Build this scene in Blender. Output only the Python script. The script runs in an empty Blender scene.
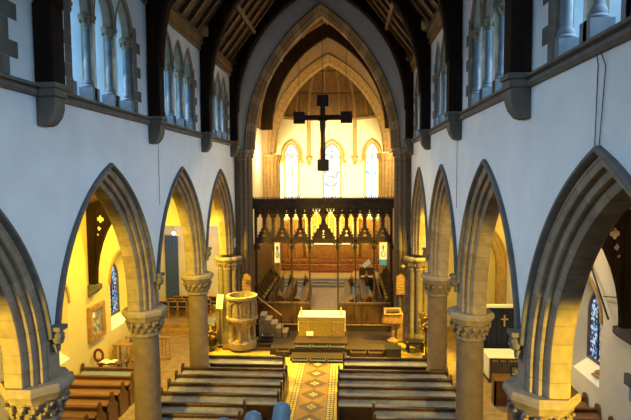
import bpy, math, random
from mathutils import Vector, Matrix
random.seed(7)
PI = math.pi
C = bpy.context.scene.collection
sc = bpy.context.scene

# ------------------------------------------------------------------ materials
MATS = {}
def mat(name, col, rough=.7, var=.12, scale=3.0, metal=0.0, bump=0.0, spec=.3, stretch=(1,1,1), col2=None, detail=4.0):
    m = bpy.data.materials.new(name); m.use_nodes = True
    nt = m.node_tree; n = nt.nodes; L = nt.links
    b = n['Principled BSDF']
    b.inputs['Roughness'].default_value = rough
    b.inputs['Metallic'].default_value = metal
    b.inputs['Specular IOR Level'].default_value = spec
    tc = n.new('ShaderNodeTexCoord'); mp = n.new('ShaderNodeMapping')
    mp.inputs['Scale'].default_value = stretch
    L.new(tc.outputs['Object'], mp.inputs['Vector'])
    nz = n.new('ShaderNodeTexNoise'); nz.inputs['Scale'].default_value = scale; nz.inputs['Detail'].default_value = detail
    L.new(mp.outputs['Vector'], nz.inputs['Vector'])
    rp = n.new('ShaderNodeValToRGB')
    c2 = col2 if col2 else tuple(max(0, c*(1-2*var)) for c in col)
    c1 = col if col2 else tuple(min(1, c*(1+2*var)) for c in col)
    rp.color_ramp.elements[0].position = .3; rp.color_ramp.elements[1].position = .7
    rp.color_ramp.elements[0].color = (*c2, 1); rp.color_ramp.elements[1].color = (*c1, 1)
    L.new(nz.outputs['Fac'], rp.inputs['Fac']); L.new(rp.outputs['Color'], b.inputs['Base Color'])
    if bump:
        bp = n.new('ShaderNodeBump'); bp.inputs['Strength'].default_value = bump; bp.inputs['Distance'].default_value = .02
        L.new(nz.outputs['Fac'], bp.inputs['Height']); L.new(bp.outputs['Normal'], b.inputs['Normal'])
    MATS[name] = m
    return m
def emit(name, col, strength, cells=None, scale=9.0, lead=None):
    m = bpy.data.materials.new(name); m.use_nodes = True
    nt = m.node_tree; n = nt.nodes; L = nt.links
    n.remove(n['Principled BSDF'])
    e = n.new('ShaderNodeEmission'); e.inputs['Strength'].default_value = strength
    e.inputs['Color'].default_value = (*col, 1)
    L.new(e.outputs[0], n['Material Output'].inputs['Surface'])
    if cells:
        tc = n.new('ShaderNodeTexCoord'); v = n.new('ShaderNodeTexVoronoi'); v.inputs['Scale'].default_value = scale
        L.new(tc.outputs['Object'], v.inputs['Vector'])
        sp = n.new('ShaderNodeSeparateColor'); L.new(v.outputs['Color'], sp.inputs[0])
        rp = n.new('ShaderNodeValToRGB'); rp.color_ramp.interpolation = 'CONSTANT'
        els = rp.color_ramp.elements
        while len(els) < len(cells): els.new(.5)
        for el, (pos, c) in zip(els, cells): el.position = pos; el.color = (*c, 1)
        L.new(sp.outputs[0], rp.inputs['Fac'])
        L.new(rp.outputs['Color'], e.inputs['Color'])
    MATS[name] = m
    return m

def brick_stone(name, c1, c2, mortar, w=.45, h=.28, rough=.85):
    m = bpy.data.materials.new(name); m.use_nodes = True
    nt = m.node_tree; n = nt.nodes; L = nt.links; b = n['Principled BSDF']
    b.inputs['Roughness'].default_value = rough; b.inputs['Specular IOR Level'].default_value = .2
    tc = n.new('ShaderNodeTexCoord'); sp = n.new('ShaderNodeSeparateXYZ'); cb = n.new('ShaderNodeCombineXYZ')
    L.new(tc.outputs['Object'], sp.inputs[0])
    ad = n.new('ShaderNodeMath'); ad.operation = 'ADD'
    L.new(sp.outputs['X'], ad.inputs[0]); L.new(sp.outputs['Y'], ad.inputs[1])
    L.new(ad.outputs[0], cb.inputs['X']); L.new(sp.outputs['Z'], cb.inputs['Y'])
    br = n.new('ShaderNodeTexBrick'); br.inputs['Scale'].default_value = 1
    br.inputs['Color1'].default_value = (*c1, 1); br.inputs['Color2'].default_value = (*c2, 1); br.inputs['Mortar'].default_value = (*mortar, 1)
    br.inputs['Mortar Size'].default_value = .008; br.inputs['Brick Width'].default_value = w; br.inputs['Row Height'].default_value = h
    L.new(cb.outputs[0], br.inputs['Vector'])
    nz = n.new('ShaderNodeTexNoise'); nz.inputs['Scale'].default_value = 6
    L.new(tc.outputs['Object'], nz.inputs['Vector'])
    mx = n.new('ShaderNodeMix'); mx.data_type = 'RGBA'; mx.blend_type = 'MULTIPLY'; mx.inputs['Factor'].default_value = .35
    L.new(br.outputs['Color'], mx.inputs['A']); L.new(nz.outputs['Fac'], mx.inputs['B']); L.new(mx.outputs['Result'], b.inputs['Base Color'])
    MATS[name] = m
    return m

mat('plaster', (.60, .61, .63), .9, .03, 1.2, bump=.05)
mat('lamplit_plaster', (.68, .53, .19), .9, .03, 1.2, bump=.05)  # cream left aisle wall, with the yellow lamplight put into its colour
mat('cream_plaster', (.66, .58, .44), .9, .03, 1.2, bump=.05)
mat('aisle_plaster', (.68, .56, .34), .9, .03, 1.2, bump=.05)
mat('reveal_plaster', (.62, .66, .70), .9, .04, 2)
mat('stone', (.225, .168, .115), .85, .10, 5, bump=.2)
mat('stone_pale', (.25, .19, .132), .85, .10, 5, bump=.2)
mat('stone_dark', (.205, .15, .102), .85, .10, 5, bump=.2)
mat('column_stone', (.155, .105, .068), .8, .08, 4, bump=.1)
mat('joint', (.095, .07, .05), .95, .05, 5)
mat('hood_stone', (.115, .098, .085), .85, .10, 5, bump=.2)
mat('carved_stone', (.19, .14, .095), .9, .2, 11, bump=.5)
mat('quoin_stone', (.115, .098, .082), .9, .12, 3, bump=.2)
mat('shaft_stone', (.15, .165, .19), .8, .10, 6)
brick_stone('ashlar', (.21, .155, .105), (.19, .14, .095), (.12, .09, .06))
brick_stone('chancel_stone', (.19, .132, .08), (.175, .12, .074), (.12, .085, .052), .5, .3)
mat('pulpit_stone', (.27, .20, .115), .8, .15, 7, bump=.3)
mat('black_oak', (.018, .009, .005), .8, .2, 4, spec=.08, stretch=(1, 1, .2))
mat('post_oak', (.017, .010, .008), .8, .2, 4, spec=.08, stretch=(1, 1, .2))
mat('roof_board', (.065, .031, .011), .7, .2, 4, stretch=(1, .3, 1))
mat('rafter_wood', (.105, .05, .018), .65, .15, 5)
mat('plate_wood', (.18, .105, .045), .6, .15, 4, stretch=(1, .3, 1))
mat('screen_oak', (.050, .027, .013), .55, .2, 5)
mat('dado_oak', (.115, .055, .018), .5, .2, 5, stretch=(1, 1, .3))
mat('pew_oak', (.055, .022, .010), .38, .2, 5, spec=.45, stretch=(.3, 1, 1))
mat('aisle_rest', (.26, .12, .05), .3, .12, 5, spec=.5, stretch=(.3, 1, 1))
mat('aisle_pew_oak', (.13, .05, .018), .32, .18, 5, spec=.5, stretch=(.3, 1, 1))
mat('stall_oak', (.085, .042, .016), .45, .2, 5)
mat('poppy_wood', (.45, .28, .09), .5, .2, 9)
mat('honey_wood', (.36, .19, .06), .5, .15, 5)
mat('grey_cloth', (.30, .265, .22), .9, .08, 7)
mat('blue_cloth', (.055, .09, .23), .9, .1, 6)
mat('stall_blue', (.13, .22, .42), .85, .1, 6)
mat('steel_cloth', (.22, .25, .32), .8, .08, 6)
mat('navy_cloth', (.013, .016, .045), .9, .12, 8)
mat('navy_pad', (.07, .085, .13), .7, .12, 8)
mat('footpace_carpet', (.10, .055, .024), .95, .12, 14)
mat('rug', (.17, .075, .03), .95, .15, 12)
mat('carpet', (.062, .037, .019), .95, .14, 14)
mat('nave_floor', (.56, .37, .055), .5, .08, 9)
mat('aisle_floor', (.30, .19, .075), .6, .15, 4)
mat('tile_field', (.30, .155, .025), .6, .12, 10)
mat('tile_dark', (.135, .075, .025), .6, .12, 10)
mat('tile_light', (.62, .46, .11), .6, .08, 10)
mat('chancel_tile', (.33, .23, .19), .6, .25, 5, col2=(.21, .15, .125))
mat('step_grey', (.26, .24, .22), .7, .1, 5)
mat('mosaic', (.45, .30, .10), .6, .25, 20)
mat('red_carpet', (.30, .095, .03), .9, .1, 8)
mat('gold', (.72, .42, .07), .45, .25, 12, metal=.35)
mat('gold_bright', (.90, .68, .22), .4, .2, 12, metal=.2)
mat('gold_wood', (.42, .20, .04), .5, .2, 8)
mat('brass', (.75, .52, .18), .3, .1, 8, metal=.7)
mat('linen', (.85, .80, .66), .9, .02, 4)
mat('frontal', (.50, .33, .075), .65, .1, 22, col2=(.24, .145, .03), detail=2)
mat('paper', (.85, .78, .52), .9, .03, 5)
mat('paper_white', (.85, .84, .80), .9, .03, 5)
mat('iron', (.02, .02, .022), .5, .1, 5)
mat('rood_wood', (.028, .017, .010), .6, .2, 6)
mat('chair_wood', (.34, .16, .05), .5, .15, 5)
mat('cable', (.04, .04, .045), .6, .1, 5)
mat('pipe_metal', (.17, .22, .27), .5, .06, 3, metal=.1)
mat('flower', (.40, .22, .07), .9, .5, 30)
mat('flower_leaf', (.09, .07, .025), .9, .4, 30)
mat('poppy_red', (.16, .035, .02), .9, .3, 30)
mat('banner_white', (.80, .80, .82), .9, .03, 5)
mat('banner_blue', (.06, .22, .75), .9, .05, 5)
mat('dark_frontal', (.075, .06, .045), .8, .12, 8)
mat('picture', (.30, .26, .18), .5, .45, 6)
mat('ochre_vault', (.135, .068, .02), .6, .15, 5, stretch=(1, 1, .3))
mat('vault_rib', (.26, .15, .055), .6, .15, 5)
mat('apse_plaster', (.80, .72, .50), .9, .02, 2)
mat('tan_plaster', (.50, .33, .19), .9, .05, 2)
mat('apse_stone', (.36, .23, .09), .85, .1, 5)
emit('sky_pane', (.30, .64, .95), 8.0)
emit('stained_bright', (1, 1, 1), 1.5, [(0, (1, 1, 1)), (.55, (.85, .92, 1)), (.70, (.35, .55, .85)), (.80, (1, .98, .9)), (.92, (.75, .45, .15)), (.96, (.5, .6, .7))], 5.5)
emit('stained_blue', (1, 1, 1), .75, [(0, (.03, .08, .22)), (.22, (.16, .38, .75)), (.40, (.75, .9, 1)), (.62, (.04, .05, .10)), (.80, (.55, .25, .10)), (.86, (.85, .9, .95)), (.95, (.2, .5, .85))], 13)
emit('lamp_glow', (1, .86, .55), 14)
M = MATS

# ------------------------------------------------------------------ mesh builder
class MB:
    def __init__(s): s.v = []; s.f = []; s.m = []; s.mats = []
    def mi(s, m):
        if m not in s.mats: s.mats.append(m)
        return s.mats.index(m)
    def face(s, pts, m):
        i = len(s.v); s.v += [tuple(p) for p in pts]; s.f.append(tuple(range(i, i+len(pts)))); s.m.append(s.mi(m))
    def grid(s, rows, m, closed=False, mfun=None):
        i0 = len(s.v); nr = len(rows); nc = len(rows[0])
        for r in rows: s.v += [tuple(p) for p in r]
        mm = s.mi(m) if m else 0
        for a in range(nr-1):
            for b in range(nc if closed else nc-1):
                b2 = (b+1) % nc
                s.f.append((i0+a*nc+b, i0+a*nc+b2, i0+(a+1)*nc+b2, i0+(a+1)*nc+b))
                s.m.append(s.mi(mfun(a, b)) if mfun else mm)
    def box(s, x0, x1, y0, y1, z0, z1, m):
        i = len(s.v)
        s.v += [(x, y, z) for z in (z0, z1) for y in (y0, y1) for x in (x0, x1)]
        for f in ((0,2,3,1), (4,5,7,6), (0,1,5,4), (2,6,7,3), (0,4,6,2), (1,3,7,5)):
            s.f.append(tuple(i+k for k in f)); s.m.append(s.mi(m))
    def bar(s, p0, p1, w, h, m, up=(0,0,1)):
        p0 = Vector(p0); p1 = Vector(p1); d = (p1-p0).normalized(); u = Vector(up)
        if abs(d.dot(u)) > .98: u = Vector((0,1,0))
        a = d.cross(u).normalized(); b = a.cross(d).normalized()
        i = len(s.v)
        for p in (p0, p1):
            for q, r in ((-1,-1), (1,-1), (1,1), (-1,1)): s.v.append(tuple(p+a*q*w/2+b*r*h/2))
        for f in ((0,1,2,3), (7,6,5,4), (0,4,5,1), (1,5,6,2), (2,6,7,3), (3,7,4,0)):
            s.f.append(tuple(i+k for k in f)); s.m.append(s.mi(m))
    def tube(s, pts, r, m, n=10, caps=True):
        pts = [Vector(p) for p in pts]
        rr = r if isinstance(r, (list, tuple)) else [r]*len(pts)
        rows = []
        pa = None
        for k, p in enumerate(pts):
            d = (pts[min(k+1, len(pts)-1)]-pts[max(k-1, 0)]).normalized()
            u = Vector((0,0,1)) if abs(d.z) < .95 else Vector((0,1,0))
            a = d.cross(u).normalized(); b = a.cross(d)
            if pa is not None and a.dot(pa) < 0: a = -a; b = -b
            pa = a
            rows.append([p+(a*math.cos(t)+b*math.sin(t))*rr[k] for t in [2*PI*q/n for q in range(n)]])
        s.grid(rows, m, closed=True)
        if caps: s.face(rows[0], m); s.face(rows[-1], m)
    def lathe(s, c, prof, m, n=24, rot=0, a0=0, a1=2*PI):
        cx, cy, cz = c; full = abs(a1-a0-2*PI) < 1e-6
        k = n if full else n+1
        rows = [[(cx+r*math.cos(a0+(a1-a0)*q/n+rot), cy+r*math.sin(a0+(a1-a0)*q/n+rot), cz+z) for q in range(k)] for r, z in prof]
        s.grid(rows, m, closed=full)
        if full:
            for w, row in ((prof[0], rows[0]), (prof[-1], rows[-1])):
                if w[0] > 1e-4: s.face(row, m)
    def prism(s, poly, fn, a, b, m):
        # poly of 2-D points, fn(u, v, t) -> point; extruded from t=a to t=b
        A = [fn(u, v, a) for u, v in poly]; B = [fn(u, v, b) for u, v in poly]
        s.face(A, m); s.face(B[::-1], m)
        n = len(poly)
        for k in range(n): s.face([A[k], A[(k+1) % n], B[(k+1) % n], B[k]], m)
    def lump(s, c, rx, ry, rz, m, n=7, k=5):
        rows = []
        for a in range(k+1):
            t = PI*a/k
            rows.append([(c[0]+rx*math.sin(t)*math.cos(2*PI*q/n), c[1]+ry*math.sin(t)*math.sin(2*PI*q/n), c[2]-rz*math.cos(t)) for q in range(n)])
        s.grid(rows, m, closed=True)
    def build(s, name, root=None, smooth=True, bevel=0, ang=38):
        o0 = Vector(root.location) if root else Vector((0,0,0))
        if root and root.parent: o0 = o0 + Vector(root.parent.location)
        me = bpy.data.meshes.new(name)
        me.from_pydata([tuple(Vector(p)-o0) for p in s.v], [], s.f)
        for m in s.mats: me.materials.append(M[m])
        for p, k in zip(me.polygons, s.m): p.material_index = k
        me.validate()
        import bmesh
        bm = bmesh.new(); bm.from_mesh(me)
        bmesh.ops.remove_doubles(bm, verts=bm.verts, dist=1e-5)
        bmesh.ops.recalc_face_normals(bm, faces=bm.faces)
        bm.to_mesh(me); bm.free()
        if smooth:
            for p in me.polygons: p.use_smooth = True
            me.set_sharp_from_angle(angle=math.radians(ang))
        o = bpy.data.objects.new(name, me); C.objects.link(o)
        if root: o.parent = root
        if bevel:
            b = o.modifiers.new('edge', 'BEVEL'); b.width = bevel; b.segments = 2; b.limit_method = 'ANGLE'; b.angle_limit = math.radians(40)
        return o

def thing(name, label, cat, loc, group=None):
    o = bpy.data.objects.new(name, None); C.objects.link(o); o.location = loc; o.empty_display_size = .2
    o['label'] = label; o['category'] = cat
    if group: o['group'] = group
    return o
def tag(o, label, cat, group=None, kind=None):
    o['label'] = label; o['category'] = cat
    if group: o['group'] = group
    if kind: o['kind'] = kind
    return o
def struct(o, label=None):
    o['kind'] = 'structure'
    if label: o['label'] = label
    return o
def sempty(name, loc, label=None):
    o = bpy.data.objects.new(name, None); C.objects.link(o); o.location = loc; o['kind'] = 'structure'
    if label: o['label'] = label
    return o
def dup(root, loc, label, group=None, rz=0):
    r = root.copy(); C.objects.link(r); r.location = loc; r['label'] = label
    r.rotation_euler = (0, 0, rz)
    if group: r['group'] = group
    for ch in list(root.children):
        c = ch.copy(); C.objects.link(c); c.parent = r
        for g in list(ch.children):
            d = g.copy(); C.objects.link(d); d.parent = c
    return r

# ------------------------------------------------------------------ main dimensions
W = 4.2; TH = .64; BAY = 4.98; Y0 = 8.71; WA = 8.75
PIER = [Y0+BAY*n for n in range(-1, 4)]              # 3.73, 8.71, 13.69, 18.67, 23.65
COLX = 4.52
ZCAP = 4.34; ZSP = 4.6; AOUT = 2.45; HOUT = 3.74
ZSTR = 9.42; ZPL = 12.62
SIDE = {-1: 'left', 1: 'right'}

def arc_half(a, c, n):
    """pointed arch quarter: from (a,0) up to (0,h); centre at (-c,0)"""
    r = a+c; tm = math.acos(c/r)
    return [(r*math.cos(tm*k/n)-c, r*math.sin(tm*k/n)) for k in range(n+1)]
def pointed(a, c, n, drop=0, stilt=0):
    h = arc_half(a, c, n)
    right = [(x, z) for x, z in h]
    full = [(-x, z) for x, z in h] + [(x, z) for x, z in h[::-1]][1:]
    if drop: full = [(-a, -drop)] + full + [(a, -drop)]
    return full
CARC = HOUT*HOUT/(2*AOUT) - AOUT/2                    # centre offset shared by the concentric orders

# ------------------------------------------------------------------ floor
fl = sempty('floor', (0, 0, 0))
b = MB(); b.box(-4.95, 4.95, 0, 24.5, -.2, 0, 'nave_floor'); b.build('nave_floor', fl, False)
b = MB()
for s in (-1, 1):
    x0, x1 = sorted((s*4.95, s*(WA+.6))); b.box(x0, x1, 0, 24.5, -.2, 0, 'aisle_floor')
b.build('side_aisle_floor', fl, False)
b = MB()
AX = -.08; hw = .52
y = 10.02; k = 0
b.box(AX-hw, AX+hw, 8, 21.9, .0, .004, 'tile_field')
while y < 21.4:
    b.face([(AX-hw*.92, y, .007), (AX, y-.47, .007), (AX+hw*.92, y, .007), (AX, y+.47, .007)], 'tile_dark')
    for a, c in ((.15, .055), (.055, .15)):
        b.face([(AX-a, y-c, .010), (AX+a, y-c, .010), (AX+a, y+c, .010), (AX-a, y+c, .010)], 'tile_light')
    y += .99
for s in (-1, 1):
    x0, x1 = sorted((AX+s*hw, AX+s*(hw+.27)))
    b.box(x0, x1, 8, 21.9, 0, .004, 'tile_dark')
    y = 8.05
    while y < 21.3:
        for q in (.03, .15):
            b.face([(x0+q, y, .007), (x0+q+.09, y, .007), (x0+q+.09, y+.10, .007), (x0+q, y+.10, .007)], 'tile_light')
        y += .155
b.build('aisle_tiles', fl, False)
# dais, chancel floor and the steps to the high altar
def fbox(name, x0, x1, y0, y1, z0, z1, m):
    q = MB(); q.box(x0, x1, y0, y1, z0, z1, m); return q.build(name, fl, False, .01)
fbox('dais', -2.3, 3.5, 22.0, 24.75, -.15, .30, 'carpet'); fbox('dais', -3.1, -2.3, 23.15, 24.75, -.15, .30, 'carpet'); fbox('rug', -4.6, -2.3, 22.5, 23.15, -.15, .12, 'rug')
fbox('footpace', -1.25, 1.17, 22.45, 24.6, .2, .42, 'footpace_carpet')
fbox('dais_step', -1.3, 1.15, 21.25, 22.0, -.1, .14, 'carpet')
fbox('chancel_step', -4.1, 4.1, 24.58, 24.95, -.1, .60, 'carpet'); fbox('step_nosing', -3.4, 3.4, 24.56, 24.7, .60, .63, 'honey_wood')
fbox('chancel_floor', -5.2, 5.2, 24.95, 33.0, -.1, .62, 'chancel_tile')
for k in range(3): fbox('sanctuary_step', -4, 4, 33+.33*k, 38, .5, .62+.15*(k+1), 'step_grey')
fbox('mosaic_floor', -4.6, 4.6, 33.99, 36.5, .9, 1.08, 'mosaic')
for k in range(3): fbox('altar_step', -4.4+.4*k, 4.4-.4*k, 36.5+.4*k, 41, 1.0, 1.08+.17*(k+1), 'gold_wood' if k % 2 else 'red_carpet')
fbox('altar_pavement', -4.4, 4.4, 37.7, 41, 1.2, 1.60, 'red_carpet')

# ------------------------------------------------------------------ nave walls with arcade and clerestory
SPAN = [(PIER[n]+PIER[n+1])/2 for n in range(4)]      # bay centres
NA = 14
LAN_A, LAN_SP, LAN_C = .45, 11.48, .60                # clerestory lancet: half width, springing, centre offset
def lancets(yc): return [yc-1.0, yc, yc+1.0]
def upper_strip(b, x, arches, y0, y1, zb, zt, m, sill=None):
    """wall face in the plane x between zb and zt, with pointed openings (yc, outline) that start at zb"""
    cur = y0
    for yc, pts in arches:
        ya = yc+pts[0][0]
        if ya > cur: b.face([(x, cur, zb), (x, ya, zb), (x, ya, zt), (x, cur, zt)], m)
        for (u0, v0), (u1, v1) in zip(pts[:-1], pts[1:]):
            if abs(u1-u0) < 1e-6: continue
            b.face([(x, yc+u0, v0), (x, yc+u1, v1), (x, yc+u1, zt), (x, yc+u0, zt)], m)
        cur = yc+pts[-1][0]
    if y1 > cur: b.face([(x, cur, zb), (x, y1, zb), (x, y1, zt), (x, cur, zt)], m)

for s in (-1, 1):
    b = MB()
    X0 = s*W; X1 = s*(W+TH)
    arch_n = [(yc, [(u, v+ZSP) for u, v in pointed(AOUT-.02, CARC, NA)]) for yc in SPAN]
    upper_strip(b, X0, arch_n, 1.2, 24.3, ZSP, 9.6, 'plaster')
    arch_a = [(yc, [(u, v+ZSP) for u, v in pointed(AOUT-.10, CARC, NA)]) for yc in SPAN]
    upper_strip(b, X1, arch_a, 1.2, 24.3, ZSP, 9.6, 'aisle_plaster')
    for n, yp in enumerate(PIER[:-1]):                # spandrel feet between hoods
        for x, m in ((X0, 'plaster'), (X1, 'aisle_plaster')):
            b.box(*sorted((x, x-(.015 if x == X0 else -.015)*s)), yp-.17, yp+.17, ZCAP, 5.15, 'stone')
    # clerestory face, reveals and outer skin
    lan = [(u, v+LAN_SP) for u, v in pointed(LAN_A, LAN_C, 8, LAN_SP-9.6)]
    ar = [(yl, lan) for yc in SPAN for yl in lancets(yc)]
    upper_strip(b, X0, ar, 1.2, 24.3, 9.6, 13.4, 'plaster')
    xr = s*(W+.27)
    for yl, _ in ar:
        b.grid([[(X0, yl+u, v) for u, v in lan], [(xr, yl+u, v) for u, v in lan]], 'stone')
    # splayed white reveals behind the shafts
    gl = [(u, v+LAN_SP-.05) for u, v in pointed(.24, .5, 8, LAN_SP-.05-9.95)]
    xg = s*(W+.95)
    lan2 = [(u, v+LAN_SP) for u, v in pointed(.47, LAN_C, 8, LAN_SP-9.6)]
    for yl, _ in ar:
        b.grid([[(xr, yl+u, v) for u, v in lan2], [(xg, yl+u, v) for u, v in gl]], 'reveal_plaster')
        b.face([(xr, yl-.47, 9.6), (xr, yl+.47, 9.6), (xg, yl+.24, 9.95), (xg, yl-.24, 9.95)], 'reveal_plaster')
    upper_strip(b, xr, [(yl, lan2) for yl, _ in ar], 1.2, 24.3, 9.6, 13.4, 'reveal_plaster')
    b.face([(X0, 1.2, 9.6), (X0, 24.3, 9.6), (xr, 24.3, 9.6), (xr, 1.2, 9.6)], 'quoin_stone')
    struct(b.build('wall_%s' % SIDE[s], None, False))
    # string course
    b = MB()
    prof = [(.0, ZSTR), (.05, ZSTR), (.09, ZSTR+.05), (.09, ZSTR+.09), (.05, ZSTR+.13), (.12, ZSTR+.15), (.12, ZSTR+.19), (.0, ZSTR+.24), (-.12, ZSTR+.24)]
    b.grid([[(X0-s*p, yy, z) for p, z in prof] for yy in (1.2, 24.1)], 'hood_stone')
    struct(b.build('trim_%d' % (1 if s < 0 else 2), None, True, ang=25), 'moulded stone string course under the clerestory windows')
    # wall plate
    b = MB()
    for n in range(-1, 4):
        ya = (PIER[n]+.2) if n >= 0 else 1.2
        yb = PIER[n+1]-.2
        b.box(*sorted((X0+s*.1, X0-s*.10)), ya, yb, ZPL, ZPL+.2, 'plate_wood')
        b.box(*sorted((X0+s*.1, X0-s*.17)), ya, yb, ZPL+.2, ZPL+.42, 'plate_wood')
        b.box(*sorted((X0+s*.1, X0-s*.22)), ya, yb, ZPL+.42, ZPL+.5, 'rafter_wood')
    b.box(*sorted((X0+s*.1, X0-s*.1)), PIER[-1]+.2, 24.1, ZPL, ZPL+.45, 'plate_wood')
    struct(b.build('trim_%d' % (3 if s < 0 else 4), None, False, .012), 'brown timber wall plate at the foot of the roof')

# clerestory windows: one structure per bay with its shafts, quoins and panes
wi = 0
def clerestory(s, yc):
    global wi
    wi += 1
    r = sempty('window_%d' % wi, (s*W, yc, 9.6), 'three-light clerestory window with stone shafts')
    for yl in lancets(yc):
        b = MB()
        pts = [(u, v+LAN_SP) for u, v in pointed(LAN_A, LAN_C, 8)]
        rows = [[], [], [], []]
        inner = pointed(LAN_A, LAN_C, 8); outer = pointed(LAN_A+.05, LAN_C, 8)
        rows = [[(s*(W+.2), yl+u, v+LAN_SP) for u, v in pointed(LAN_A-.1, LAN_C, 8)],
                [(s*(W+.06), yl+u, v+LAN_SP) for u, v in pointed(LAN_A-.07, LAN_C, 8)],
                [(s*(W+.04), yl+u, v+LAN_SP) for u, v in inner],
                [(s*(W-.02), yl+u, v+LAN_SP) for u, v in pointed(LAN_A+.02, LAN_C, 8)],
                [(s*(W-.02), yl+u, v+LAN_SP) for u, v in outer], [(s*(W+.01), yl+u, v+LAN_SP) for u, v in outer]]
        b.grid(rows, 'stone'); b.build('window_arch', r, True)
    for q in (-1.5, -.5, .5, 1.5):
        ys = yc+q+(.07 if q < -1 else -.07 if q > 1 else 0); xs = s*(W+.15)
        b = MB()
        b.box(xs-.15, xs+.15, ys-.15, ys+.15, 9.6, 9.93, 'shaft_stone')
        b.lathe((xs, ys, 9.93), [(.14, 0), (.15, .03), (.135, .06), (.115, .07), (.125, .10), (.10, .17)], 'shaft_stone', 16)
        b.lathe((xs, ys, 10.1), [(.09, 0), (.087, 1.12)], 'shaft_stone', 16)
        b.build('shaft', r, True)
        b = MB()
        b.lathe((xs, ys, 11.2), [(.09, 0), (.115, .02), (.095, .045), (.12, .1), (.17, .19), (.185, .2), (.185, .25), (.16, .28)], 'carved_stone', 16)
        for t in range(8):
            b.lump((xs+.135*math.cos(t*PI/4), ys+.135*math.sin(t*PI/4), 11.33), .045, .045, .06, 'carved_stone', 6, 4)
        b.build('shaft_capital', r, True)
    for e in (-1, 1):
        b = MB(); z = 9.62; k = 0
        while z < 11.7:
            w = .42 if k % 2 else .2
            h = .27 if k % 2 else .33
            b.box(*sorted((s*(W+.12), s*(W-.012))), *sorted((yc+e*1.44, yc+e*(1.47+w))), z, z+h, 'quoin_stone')
            z += h+.006; k += 1
        b.build('quoins', r, False, .006)
    for yl in lancets(yc):
        b = MB()
        g = [(u, v+LAN_SP-.05) for u, v in pointed(.26, .5, 6, LAN_SP-.05-9.93)]
        b.face([(s*(W+.93), yl+u, v) for u, v in g], 'sky_pane'); b.build('pane', r, False)
for s in (-1, 1):
    for yc in SPAN: clerestory(s, yc)

# ------------------------------------------------------------------ arcade arches
HOOD = [(0, .0), (0, -.07), (.03, -.095), (.065, -.09), (.09, -.05), (.10, .0)]
ORD = [(.10, .0), (.135, .0), (.15, .015), (.195, .015), (.23, .035), (.24, .065), (.215, .09), (.235, .115), (.30, .12), (.34, .14), (.355, .175), (.335, .20),
       (.36, .22), (.42, .235), (.465, .27)]
ORD_BACK = [(.465, TH-.09), (.44, TH-.06), (.42, TH-.02), (.36, TH-.02), (.34, TH), (.10, TH)]
def vouss(prof, s, xw, yc, zsp, a, c, nv, zbase, tints, joint=True, t0=0):
    """moulded pointed arch built voussoir by voussoir, profile points (inward, depth)"""
    b = MB()
    ts = []
    for k in range(nv):
        e = .045
        ts += [(k/nv, k), ((k+e)/nv, None), ((k+.5)/nv, k), ((k+1-.0)/nv, k)]
    ts = []
    for k in range(nv):
        ts += [k/nv, (k+.025)/nv, (k+.51)/nv]
    ts.append(1.0)
    ts = [t0+(1-t0)*t for t in ts]
    half = []
    for ins, dep in prof:
        w = a-ins; r = w+c; tm = math.acos(c/r)
        half.append([(r*math.cos(tm*t)-c, r*math.sin(tm*t)+zsp) for t in ts])
    nst = max(0, int(round((zsp-zbase)/.45)))
    lev = []
    for k in range(nst):
        h = (zsp-zbase)/nst
        lev += [zbase+h*k, zbase+h*k+.010]
    def mf(stilt):
        def f(i, j):
            if stilt and i < len(lev):
                if i % 2 == 0: return 'joint'
                return tints[(i//2+s) % len(tints)]
            q = i-(len(lev) if stilt else 0)
            if q % 3 == 0 and joint: return 'joint'
            return tints[(q//3*7+q//9) % len(tints)]
        return f
    for side in (-1, 1):
        rows = []
        for z in lev: rows.append([(s*(xw+d), yc+side*(a-i), z) for i, d in prof])
        for t in range(len(ts)): rows.append([(s*(xw+d), yc+side*half[q][t][0], half[q][t][1]) for q, (i, d) in enumerate(prof)])
        b.grid(rows, None, mfun=mf(bool(lev)))
    return b
BAYWORD = ['behind the gallery end', 'nearest the gallery', 'in the middle', 'nearest the chancel']
for s in (-1, 1):
    for n, yc in enumerate(SPAN):
        r = thing('arcade_arch', 'pointed moulded stone arch of the %s arcade, the one %s' % (SIDE[s], ['opening at the picture edge', 'after the nearest column', 'between the two plain columns', 'next to the chancel arch'][n]),
                  'arch', (s*COLX, yc, ZCAP), 'pointed arches of the nave arcades')
        vouss(ORD+ORD_BACK, s, W, yc, ZSP, AOUT, CARC, 12, ZCAP, ['stone', 'stone_pale', 'stone_dark', 'stone']).build('arch_stones', r, True, ang=40)
        vouss(HOOD, s, W, yc, ZSP, AOUT, CARC, 10, ZSP, ['hood_stone'], False, .11).build('hood_mould', r, True, ang=40)
# carved head stops where hoods meet
for s in (-1, 1):
    for n, yp in enumerate(PIER[:-1]):
        r = thing('carved_head', 'small carved stone head where two hood mouldings meet above the %s %s column' % (['first', 'nearest', 'second', 'third'][n], SIDE[s]), 'carving', (s*W, yp, 5.1), 'carved heads of the arcade')
        b = MB(); x = s*(W-.11)
        b.lump((x, yp, 5.12), .12, .11, .16, 'hood_stone', 10, 7); b.lump((x-s*.10, yp, 5.10), .035, .03, .05, 'hood_stone')
        b.lump((x-s*.07, yp-.05, 5.16), .04, .03, .03, 'hood_stone'); b.lump((x-s*.07, yp+.05, 5.16), .04, .03, .03, 'hood_stone')
        b.lump((x-s*.06, yp, 5.02), .05, .05, .035, 'hood_stone')
        b.box(*sorted((x-.12, x+.12)), yp-.13, yp+.13, 5.24, 5.32, 'hood_stone')
        b.build('head', r, True)
        b = MB(); b.prism([(-.1, 0), (.1, 0), (.05, -.16), (-.05, -.16)], lambda u, v, t: (t, yp+u, 5.0+v), *sorted((s*W, s*(W-.12))), 'hood_stone'); b.build('neck_block', r, True)

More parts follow.
